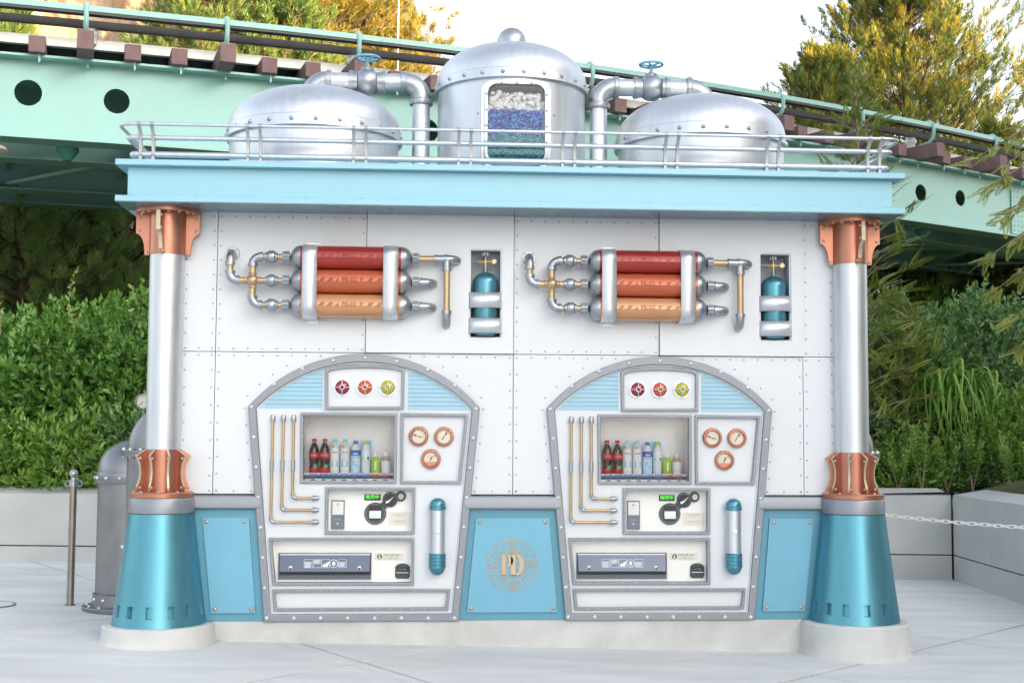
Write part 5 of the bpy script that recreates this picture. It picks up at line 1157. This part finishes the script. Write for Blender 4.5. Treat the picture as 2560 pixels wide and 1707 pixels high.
PINEM = leaf_mat('needle_mixed', [(.05,.12,.055),(.09,.17,.06),(.20,.24,.05),(.42,.35,.05),(.60,.45,.07)], .5, .3, .3)  # golden sunlight put into the tint of some shoots
PINEL = leaf_mat('needle_fresh', [(.10,.20,.08),(.18,.30,.10),(.30,.40,.12),(.42,.42,.14)], .5, .35, .3)  # needle green lightened to offset the deep shade under the viaduct
PINEY = leaf_mat('needle_gold', [(.10,.13,.03),(.22,.21,.035),(.38,.29,.04),(.50,.35,.06)], .5, .35, .3)  # gold of the low sun put into the needle colour
CEDAR = leaf_mat('leaf_cedar', [(.09,.16,.04),(.19,.26,.05),(.31,.36,.07),(.42,.41,.12)], .5, .3, .3)
STRAP = leaf_mat('leaf_strap', [(.07,.20,.03),(.15,.34,.04),(.28,.44,.07)], .35, .3, .5)
BRIGHT = leaf_mat('leaf_bright', [(.06,.16,.03),(.13,.27,.04),(.22,.37,.06),(.35,.42,.14)], .35, .25, .5)

def shrub(name, label, c, rad, h, ntw, nl, L, Wd, material, up=.5, lump=.35, stems=7, cat='shrub', group=None, hollow=.55, seed=0, asp=1.):
    g = np.random.default_rng(seed+100); cx, cy, z0 = c; t = thing(name, label, cat, (cx,cy,z0), group)
    U = unit(g.standard_normal((ntw,3))); U[:,2] = np.abs(U[:,2])*.95-.12
    rr = (g.uniform(hollow,1.,ntw))**.7
    lm = np.array([noise.noise(Vector((u[0]*1.7+seed, u[1]*1.7, u[2]*1.7+seed*2)))+.5*noise.noise(Vector((u[0]*4+seed, u[1]*4, u[2]*4))) for u in U])
    rr = rr*(1+lump*lm)
    tip = np.array([cx,cy,z0])+U*rr[:,None]*np.array([rad[0],rad[1],h]); tip[:,2] = np.maximum(tip[:,2], z0+.03)
    out = unit(U*np.array([1,1,.8])+np.array([0,0,up])+.35*g.standard_normal((ntw,3)))
    k = np.repeat(np.arange(ntw), nl); s = np.tile(np.linspace(0,1,nl), ntw); tl = g.uniform(.10,.20,ntw)*asp
    P = tip[k]+out[k]*(s*tl[k])[:,None]; side = unit(np.cross(out[k], g.standard_normal((len(k),3))))
    Dv = out[k]*(.25+.75*s[:,None])+side*(1.05-.55*s[:,None])+np.array([0,0,.15])
    sz = g.uniform(.65,1.2,len(k)); tw = g.uniform(0,1,ntw)
    tint = .25*tw[k]+.35*g.uniform(0,1,len(k))+.25*s+.10*(lm[k]+.3)
    tint = np.where(g.uniform(0,1,len(k)) > .992, 1., tint)
    leafmesh('foliage', P, Dv, L*sz, Wd*sz, tint, material, t)
    mb = MB()
    for i in range(stems):
        q = tip[g.integers(ntw)]; b = Vector((cx+g.uniform(-.3,.3)*rad[0], cy+g.uniform(-.3,.3)*rad[1], z0-.1)); q = Vector(q)
        md = b.lerp(q,.5)+Vector((g.uniform(-.1,.1),g.uniform(-.1,.1),.12)); mb.tube([b, md, q], [.016,.010,.003], 6)
    mb.build('stems', BARKL, t); return t

def needles(shP, shD, n, Ls, Ln, Wn, g, spread=(.35,1.0)):
    """needle tufts along shoots -> arrays for leafmesh"""
    m_ = len(shP); k = np.repeat(np.arange(m_), n); s = g.uniform(0,1,m_*n); ax = unit(shD)[k]; side = unit(np.cross(ax, g.standard_normal((m_*n,3))))
    P = shP[k]+ax*(s*Ls)[:,None]; Dv = ax*1.0+side*(spread[1]-(spread[1]-spread[0])*s)[:,None]
    return k, P, Dv, Ln*g.uniform(.75,1.15,m_*n), s
def pine(name, label, base, H, z0, R0, nb, material, seed, shoots=9, nn=34, Ls=.20, Ln=.13, Wn=.010, lean=(0,0), cat='pine tree', group=None, shape=.8, top=1., bark=None, flat=.25, goldz=None):
    g = np.random.default_rng(seed); bx, by, bz = base; t = thing(name, label, cat, base, group); mb = MB(); n = 9
    tr = [Vector((bx+lean[0]*i/n+.12*math.sin(i*1.3+seed)*(i/n), by+lean[1]*i/n+.1*math.cos(i*1.7+seed)*(i/n), bz+H*i/n)) for i in range(n+1)]
    r0 = .02*H*.75; mb.tube(tr, [r0*(1-.9*i/n)+.012 for i in range(n+1)], 9)
    SP, SD = [], []
    for b in range(nb):
        f = ((b+g.uniform(0,1))/nb); z = z0+(H-z0)*f*.985; i = min(n-1, int(z/H*n)); o = tr[i].lerp(tr[i+1], z/H*n-i)
        a = b*2.399+g.uniform(-.4,.4); ln = R0*((1-f)**shape*.95+.10)*g.uniform(.65,1.1)
        up = .15+.75*f; d = Vector((math.cos(a), math.sin(a), up)).normalized(); p1 = o+d*ln*.55+Vector((0,0,-.06*ln)); p2 = o+d*ln+Vector((0,0,flat*ln*.4))
        mb.tube([o, p1, p2], [.03*(1-f)+.012,.018*(1-f)+.008,.006], 6)
        for q in range(shoots):
            u = g.uniform(.25,1.02); bp = (o.lerp(p1,u/.55) if u < .55 else p1.lerp(p2,(u-.55)/.45)); jl = ln*.34*(1.15-u*.6)
            sd = Vector((g.uniform(-1,1), g.uniform(-1,1), g.uniform(-.2,.9))).normalized(); e = bp+(sd*.8+d*.5)*jl*g.uniform(.3,1)
            mb.tube([bp, e], [.007,.004], 5)
            for w_ in range(2):
                dd = (sd*.5+d*.6+Vector((g.uniform(-.5,.5),g.uniform(-.5,.5),.75))).normalized(); SP.append(e+Vector((g.uniform(-.08,.08),g.uniform(-.08,.08),g.uniform(-.06,.06)))); SD.append(dd)
    for w_ in range(5): SP.append(tr[-1]-Vector((0,0,.12*w_))); SD.append(Vector((g.uniform(-.5,.5),g.uniform(-.5,.5),1)))
    SP = np.array([p[:] for p in SP]); SD = np.array([p[:] for p in SD]); k, P, Dv, L, s = needles(SP, SD, nn, Ls, Ln, Wn, g)
    tw = g.uniform(0,1,len(SP)); tint = .55*tw[k]+.3*g.uniform(0,1,len(k))+.15*s
    leafmesh('needles', P, Dv, L, Wn, tint, material, t, fold=0., mid=.35); mb.build('trunk_and_limbs', bark or BARK, t); return t

def frond_arrays(base, d, nrm, ln, g, nside=15, w_=.24):
    """one flat feathery spray: rows of (pos, dir, length, roll) for its leaflets"""
    d = d.normalized(); s = d.cross(nrm).normalized(); rows = []
    for i in range(nside):
        u = (i+.5)/nside; p = base+d*(ln*u)+nrm*(-.06*ln*u*u); l2 = ln*w_*(1.05-u)*g.uniform(.8,1.15)+.012
        for sg in (-1,1):
            dd = (d*.75+s*sg*.8).normalized(); rows.append((p, dd, l2, nrm))
            for q in (.35,.65):
                rows.append((p+dd*l2*q, (d*.9+s*sg*.25).normalized(), l2*.38, nrm)); rows.append((p+dd*l2*q, (d*.1+s*sg).normalized(), l2*.36, nrm))
    rows.append((base+d*ln*.95, d, ln*.1, nrm)); return rows
def feather_tree(name, label, base, H, z0, R0, nb, nf, fl, material, seed, Wn=.0105, cat='conifer', droop=.15, group=None, trunk=True):
    g = np.random.default_rng(seed); t = thing(name, label, cat, base, group); mb = MB(); bx, by, bz = base
    n = 8; tr = [Vector((bx+.05*math.sin(i*1.1+seed), by+.04*math.cos(i*1.4), bz+H*i/n)) for i in range(n+1)]; mb.tube(tr, [.05*(1-.93*i/n)+.004 for i in range(n+1)], 8)
    rows = []
    for b in range(nb):
        f = (b+g.uniform(0,1))/nb; z = z0+(H-z0)*f*.99; i = min(n-1,int(z/H*n)); o = tr[i].lerp(tr[i+1], z/H*n-i); a = b*2.399+g.uniform(-.4,.4)
        ln = R0*((1-f)**.75*.95+.07)*g.uniform(.7,1.12); d = Vector((math.cos(a),math.sin(a),.45+.6*f)).normalized(); p2 = o+d*ln-Vector((0,0,droop*ln)); mb.tube([o, o+d*ln*.5, p2], [.012*(1-f)+.004,.007,.003], 5)
        for q in range(max(2,int(nf*(ln/R0)+1))):
            u = g.uniform(.2,1.); bp = o.lerp(p2,u) if u > .5 else o+d*ln*u; fd = (d*.8+Vector((g.uniform(-.9,.9),g.uniform(-.9,.9),g.uniform(-.35,.55)))).normalized(); nr = (Vector((0,0,1))+Vector((g.uniform(-.8,.8),g.uniform(-.8,.8),0))).normalized()
            if abs(fd.dot(nr)) > .9: continue
            rows += [(r[0],r[1],r[2],r[3],f) for r in frond_arrays(bp, fd, nr, fl*g.uniform(.6,1.15), g)]
    P = np.array([r[0][:] for r in rows]); Dv = np.array([r[1][:] for r in rows]); L = np.array([r[2] for r in rows]); ro = np.array([r[3][:] for r in rows])
    tint = np.repeat(g.uniform(0,.5,len(rows)//45+1),45)[:len(rows)]+.45*g.uniform(0,1,len(rows))
    leafmesh('foliage', P, Dv, L, Wn, tint, material, t, fold=.0, mid=.5, roll=ro); mb.build('trunk_and_limbs', BARKL, t); return t

# ---- left: clipped broadleaf hedge, seven shrubs, with taller ones behind
LH = [(-6.6,6.5,1.30,1.75,'at the frame edge'),(-5.5,6.7,1.35,2.05,'behind the bronze post'),(-4.5,6.5,1.30,1.85,'left of the canister'),(-3.55,6.6,1.25,1.8,'behind the steel canister'),(-2.7,6.9,1.1,1.7,'behind the end column')]
for i, (x, y, r, h, wh) in enumerate(LH):
    shrub('broadleaf_shrub', 'dense glossy green rounded shrub on the bank '+wh, (x,y,1.25), (r,1.05,), h, 1700, 11, .088, .043, HEDGE, up=.5, lump=.62, stems=14, seed=i, hollow=.42, group='glossy shrubs behind the retaining wall')
for i, (x, y) in enumerate(((-6.1,5.45),(-5.2,5.5),(-4.4,5.45),(-3.6,5.5),(-2.9,5.5))):
    shrub('low_shrub', ['low pale-leaved shrub growing over the wall by the frame edge','low loose shrub growing over the wall behind the post','low sprawling shrub over the wall left of the canister','low twiggy shrub over the wall behind the canister','low shrub over the wall behind the end column'][i], (x,y,.82), (.66,.45), .92, 620, 9, .090, .032, BRIGHT if i < 3 else SHRUB, up=.4, lump=.5, stems=14, seed=20+i, hollow=.35)
# tall bare-stemmed suckers rising from the hedge
for i, (x, y, h) in enumerate(((-5.35,6.0,1.15),(-4.55,6.1,.95),(-3.35,6.0,.9),(-5.9,6.1,.8),(-3.9,6.2,.75))):
    g = np.random.default_rng(300+i); t = thing('tall_shoot', ['tallest thin leafy shoot rising above the hedge by the post','thin leafy shoot rising from the hedge left of the canister','thin leafy shoot rising beside the end column','thin leafy shoot rising above the hedge by the frame edge','short thin shoot rising from the hedge behind the canister'][i], 'shoot', (x,y,2.3))
    p = [Vector((x+.05*math.sin(k+i),y,2.3+h*k/6)) for k in range(7)]; MB().tube(p, [.008-.001*k for k in range(7)], 5).build('stem', BARKL, t)
    n = 46; s = g.uniform(.1,1,n); P = np.array([[x+.05*math.sin(q*6+i), y, 2.3+h*q] for q in s]); leafmesh('foliage', P, np.stack([g.uniform(-1,1,n),g.uniform(-1,1,n),g.uniform(.2,1,n)],1), .05*g.uniform(.6,1.2,n), .024, g.uniform(.3,1,n), BRIGHT, t)
# ---- right: mixed planting
for i, (x, y, z, rx, ry, h, n, L, W_, M_, lab) in enumerate((
    (5.15,7.1,1.55,1.0,.8,1.75,1500,.085,.040,SHRUB,'tall leathery-leaved shrub under the viaduct behind the angled wall'),
    (6.6,7.6,1.7,1.3,.9,1.75,1700,.085,.036,SHRUB,'broad leathery-leaved shrub rising highest near the frame edge'),
    (4.1,6.4,1.1,.85,.7,1.35,1300,.060,.022,SHRUB,'small-leaved grey-green shrub behind the chain end column'),
    (6.2,5.9,1.1,.95,.6,.85,1000,.075,.026,BRIGHT,'yellow-green shrub below the strap-leaved clump'),
    (3.3,6.6,1.2,.9,.8,1.4,1100,.06,.022,SHRUB,'dim shrub hidden between the booth and the feathery conifer'),
    (4.85,5.75,.82,.45,.34,.62,420,.07,.022,BRIGHT,'low bright shrub behind the coping next to the chain end column'),(5.5,5.8,.82,.5,.34,.55,420,.07,.022,SHRUB,'low dark shrub behind the coping at the wall corner'),(6.15,5.7,.82,.5,.36,.6,420,.07,.022,BRIGHT,'low bright shrub behind the angled wall coping'),(6.8,5.5,.85,.55,.4,.7,420,.07,.022,SHRUB,'low shrub behind the angled wall at the frame edge'),
    (7.6,6.6,1.2,1.0,.8,1.5,1100,.07,.026,SHRUB,'grey-green shrub at the frame edge above the angled wall'),
    (1.2,6.8,1.2,1.6,.8,1.6,900,.07,.03,HEDGE,'glossy shrub hidden behind the middle of the booth'),
    (-1.2,6.8,1.2,1.4,.8,1.6,900,.07,.03,HEDGE,'glossy shrub hidden behind the steel-post half of the booth'))):
    shrub('bank_shrub', lab, (x,y,z), (rx,ry), h, n, 10, L, W_, M_, up=.6, lump=.5, seed=40+i, stems=10)
g = np.random.default_rng(77)
for i in range(30):                        # upright whorled plants along the coping
    x = 4.60+.098*i+g.uniform(-.06,.06); y = 5.42+.28*(i%3)+g.uniform(-.05,.05); h = g.uniform(.42,.72)+.12*(i%4==1)
    if i >= 22: x, y = 5.42+.09*(i%3)+.03*(i-22), 4.5-.26*(i-22)
    t = tag(thing('upright_shrub', '', 'shrub', (x,y,.82), 'upright whorled plants along the coping'), 'upright plant with whorls of narrow bright leaves behind the coping', 'shrub', 'upright whorled plants along the coping')
    Ps, Ds, Ls, Ts = [], [], [], []; mb = MB()
    for sN in range(5):
        a = g.uniform(0,6.28); tipx, tipy = .12*math.cos(a), .10*math.sin(a); hh = h*g.uniform(.65,1.05); mb.tube([(x,y,.80),(x+tipx*.6,y+tipy*.6,.84+hh*.5),(x+tipx,y+tipy,.84+hh)], [.007,.005,.003], 5)
        for q in range(52):
            s = (q/52)**.8; an = q*2.4; u = .25+.75*s; Ps.append((x+tipx*u, y+tipy*u, .84+hh*u)); Ds.append((math.cos(an), math.sin(an), .55+1.1*max(0,s-.55))); Ls.append(.075*(1.1-.4*s)); Ts.append(.25+.6*s*g.uniform(.5,1.2))
    leafmesh('foliage', np.array(Ps), np.array(Ds), np.array(Ls), .022, np.array(Ts), BRIGHT, t); mb.build('stems', BARKL, t)
# strap-leaved clump: every blade a part
cl = thing('strap_leaf_clump', 'cascading clump of long bright green strap leaves on the bank', 'plant', (5.85,6.2,1.95)); bl = []
for v_ in range(10):
    L = .46+.025*v_; mb = MB(); n = 9; vs = []; fs = []; dr = .70+.10*(v_%4)
    for i in range(n+1):
        u = i/n; r = L*.62*math.sin(min(1,u*1.05)*1.35); z = L*(.55*math.sin(u*PI*.80)-dr*u*u); wd = .0155*(1-u**2.2)+.002; vs += [(r,-wd,z+.004),(r,0,z-.002),(r,wd,z+.004)]
    for i in range(n): fs += [(3*i,3*i+1,3*i+4,3*i+3),(3*i+1,3*i+2,3*i+5,3*i+4)]
    me = bpy.data.meshes.new('leaf'); me.from_pydata(vs,[],fs); me.polygons.foreach_set('use_smooth',[True]*len(fs)); a_ = me.attributes.new('tint','FLOAT','POINT'); a_.data.foreach_set('value', np.full(len(vs), v_/9, np.float32)); me.materials.append(STRAP); bl.append(me)
for i in range(230): link('leaf', bl[i%10], cl, (5.52+g.uniform(-.30,.30), 6.05+g.uniform(-.22,.22), 1.80+g.uniform(-.18,.25)), (g.uniform(-.25,.25), g.uniform(-.2,.35), -PI/2+g.uniform(-1.7,1.7)), scale=(1,g.uniform(.8,1.2),g.uniform(.8,1.15)))
# feathery conifer behind the booth and the drooping one at the right edge
feather_tree('feathery_conifer', 'yellow-green feathery conifer rising behind the chain end of the booth', (4.42,5.95,1.0), 4.7, .35, 1.05, 100, 8, .32, CEDAR, 3)
feather_tree('feathery_conifer', 'slim feathery conifer sapling beside the larger conifer', (5.05,6.2,1.1), 1.9, .2, .65, 50, 7, .30, CEDAR, 8)
tq = gx(2790,1000,3.3); t = thing('overhanging_conifer', 'conifer reaching feathery drooping branches in at the frame edge', 'conifer', (tq.x,3.3,.9)); mb = MB(); rows = []; g = np.random.default_rng(5)
mb.tube([(tq.x,3.3,.8),(tq.x-.05,3.25,2.5),(tq.x+.05,3.3,4.2),(tq.x-.05,3.35,6.0)], [.10,.08,.06,.03], 10)
for (ex, ey) in ((2445,660),(2480,565),(2455,480),(2425,405),(2500,425),(2490,725),(2530,610),(2520,335),(2545,255),(2535,520),(2545,700),(2530,800),(2545,880)):
    e = gx(ex,ey,3.2+.25*math.sin(ex)); o = Vector((tq.x,3.3,min(5.9,e.z+.45))); m1 = o.lerp(e,.5)+Vector((0,0,.22)); mb.tube([o,m1,e], [.02,.011,.004], 6)
    for q in range(15):
        u = g.uniform(.55,1.02); p = (o*(1-u)**2+m1*2*u*(1-u)+e*u*u); fd = ((e-m1).normalized()*.6+Vector((g.uniform(-.8,.5),g.uniform(-.7,.7),g.uniform(-.9,.25)))).normalized(); nr = (Vector((0,-.5,1))+Vector((g.uniform(-.7,.7),g.uniform(-.7,.7),0))).normalized()
        if abs(fd.dot(nr)) < .9: rows += frond_arrays(p, fd, nr, .20*g.uniform(.6,1.2), g, 11, .28)
P = np.array([r[0][:] for r in rows]); leafmesh('foliage', P, np.array([r[1][:] for r in rows]), np.array([r[2] for r in rows]), .0115, g.uniform(.35,1,len(rows)), CEDAR, t, fold=0, mid=.5, roll=np.array([r[3][:] for r in rows])); mb.build('trunk_and_limbs', BARKL, t)

# ---- trees behind the viaduct
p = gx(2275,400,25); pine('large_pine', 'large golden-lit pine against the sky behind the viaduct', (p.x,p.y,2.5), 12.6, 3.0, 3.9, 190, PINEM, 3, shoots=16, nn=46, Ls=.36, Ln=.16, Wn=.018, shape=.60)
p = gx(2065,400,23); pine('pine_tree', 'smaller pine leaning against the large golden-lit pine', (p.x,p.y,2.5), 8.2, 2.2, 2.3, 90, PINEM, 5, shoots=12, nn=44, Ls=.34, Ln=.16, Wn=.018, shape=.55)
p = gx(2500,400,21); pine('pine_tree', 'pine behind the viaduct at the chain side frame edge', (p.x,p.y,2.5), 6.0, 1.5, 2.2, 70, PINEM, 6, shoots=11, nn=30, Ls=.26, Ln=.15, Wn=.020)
for i, (px, Y, H, R0, nb, M_, lab, sd) in enumerate((
    (10,19,10.0,1.4,50,PINEG,'green pine before the rock face at the frame edge',12),
    (500,21,13.2,1.9,80,PINEG,'green long-needled pine right of the rock face',13),
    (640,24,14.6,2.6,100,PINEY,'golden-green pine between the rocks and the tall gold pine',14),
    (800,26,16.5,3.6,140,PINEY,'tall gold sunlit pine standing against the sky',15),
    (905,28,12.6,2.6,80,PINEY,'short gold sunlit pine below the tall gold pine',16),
    (700,22,10.8,2.4,70,PINEG,'bushy green pine just above the viaduct sleepers',17))):
    p = gx(px,300,Y); b0 = bank(p.x,Y); pine('hill_pine', lab, (p.x,p.y,b0), H-b0+.6, 1.2, R0, nb, M_, sd, shoots=13, nn=28, Ls=.26, Ln=.17, Wn=.020, shape=.55, bark=BARKL, group='pines on the hill')
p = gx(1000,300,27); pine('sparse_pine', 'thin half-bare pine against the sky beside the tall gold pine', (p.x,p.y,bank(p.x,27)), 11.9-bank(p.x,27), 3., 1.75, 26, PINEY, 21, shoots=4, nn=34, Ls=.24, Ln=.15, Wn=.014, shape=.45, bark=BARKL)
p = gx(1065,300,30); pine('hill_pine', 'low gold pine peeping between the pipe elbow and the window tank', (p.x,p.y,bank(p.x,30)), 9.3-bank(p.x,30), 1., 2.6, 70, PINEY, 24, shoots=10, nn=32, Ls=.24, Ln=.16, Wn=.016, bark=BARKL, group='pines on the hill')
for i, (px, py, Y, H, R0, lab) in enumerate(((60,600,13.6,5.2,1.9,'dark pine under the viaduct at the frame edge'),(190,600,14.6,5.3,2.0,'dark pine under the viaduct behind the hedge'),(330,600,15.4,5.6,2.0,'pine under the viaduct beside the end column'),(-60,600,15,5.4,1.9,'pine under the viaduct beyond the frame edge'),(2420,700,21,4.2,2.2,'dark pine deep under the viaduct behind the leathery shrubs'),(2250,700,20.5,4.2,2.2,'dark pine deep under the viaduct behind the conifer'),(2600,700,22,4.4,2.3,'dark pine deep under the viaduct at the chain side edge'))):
    p = gx(px,py,Y); b0 = min(2.2,bank(p.x,Y)); pine('shade_pine', lab, (p.x,p.y,b0), H-b0+1.2, .2, R0, 54, PINEL, 30+i, shoots=10, nn=36, Ls=.22, Ln=.18, Wn=.014, shape=.5, group='pines under the viaduct')
p = gx(995,100,24); t = thing('mast', 'thin straight mast standing against the sky by the sparse pine', 'mast', (p.x,p.y,bank(p.x,24))); MB().cyl((p.x,p.y,bank(p.x,24)),(p.x,p.y,13.5),.03,8,.015).lathe([(.05,0),(.05,.3),(0,.3)],(p.x,p.y,bank(p.x,24)),seg=8).build('rod', DGREY, t)
# far greenery filling the gaps behind the track
for i, (x, y, z, rx, ry, h, M_) in enumerate(((11,30,2.5,4,2,4.6,HEDGE),(17,28,2.5,4,2,5.2,HEDGE),(7,32,2.5,3,2,3.6,HEDGE),(-16,24,4,4,2.5,4.2,HEDGE),(-7.5,19,3.4,2.6,1.4,3.0,SHRUB),(-11,18,3.2,2.6,1.4,3.2,SHRUB),(-4.5,20,3.4,2.6,1.5,3.4,SHRUB),(14,20,2,2.5,1.5,3.0,HEDGE),(10,19,2,2.5,1.5,2.2,HEDGE),(5,20,2,3,1.5,2.0,HEDGE),(0,22,2.5,3,1.5,3.0,HEDGE))):
    shrub('background_tree', ['green tree low behind the large golden-lit pine','green tree beyond the chain side frame edge','green tree behind the window tank','green tree beyond the rocks','scrub on the hill below the rocks','scrub on the hill at the frame edge','scrub on the hill behind the valve pipe','green bush behind the viaduct at the chain side','green bush behind the viaduct near the conifer','green bush hidden behind the roof tanks','green tree hidden behind the window tank'][i], (x,y,z), (rx,ry), h, 1500, 9, .26, .13, M_, up=.5, lump=.6, seed=60+i, stems=8, cat='tree', asp=3.)
# ---- sandstone cliff top left
ROCK = mat('sandstone', (.30,.20,.13), .85, 0, .2, .2, 1.2, .6, 7, (1,1,1), col2=(.55,.41,.29), ramp=(.3,.75))
g = np.random.default_rng(9)
for i, (px, py, Y, sx_, sz_) in enumerate(((150,110,25,2.4,2.6),(270,120,26,2.0,3.2),(380,60,27.5,2.2,2.6),(60,40,28,2.6,3.0),(210,10,29,2.6,2.8),(330,190,25,1.6,1.6),(120,200,24.5,1.8,1.6),(290,545,17,.8,1.0),(470,20,30,2.4,2.4))):
    p = gx(px,py,Y); bmx = bmesh.new(); bmesh.ops.create_icosphere(bmx, subdivisions=5, radius=1.)
    for v in bmx.verts:
        q = Vector(v.co); s = 1+.28*noise.noise(q*1.3+Vector((i*7,0,0)))+.16*abs(noise.noise(q*3.1+Vector((0,i*5,0))))+.05*noise.noise(q*8)
        c_ = Vector((round(q.x*1.6)/1.6, round(q.y*1.6)/1.6, round(q.z*1.6)/1.6)); q = q.lerp(c_,.28)*s; v.co = Vector((p.x+q.x*sx_, p.y+q.y*1.8, p.z+q.z*sz_))
    me = bpy.data.meshes.new('boulder'); bmx.to_mesh(me); bmx.free(); me.polygons.foreach_set('use_smooth',[True]*len(me.polygons)); me.set_sharp_from_angle(angle=R_(30)); me.materials.append(ROCK)
    tag(link('boulder', me), ['big tan boulder in the middle of the cliff above the track','tall tan boulder right of the cliff middle','tan boulder behind the green long-needled pine','upper tan boulder at the frame edge','topmost tan boulder of the cliff','small tan boulder low by the conductor beam','small tan boulder low on the cliff near the edge pine','small orange rock seen under the viaduct by the end column','tan boulder hidden behind the golden-green pine'][i], 'rock', 'boulders of the cliff')
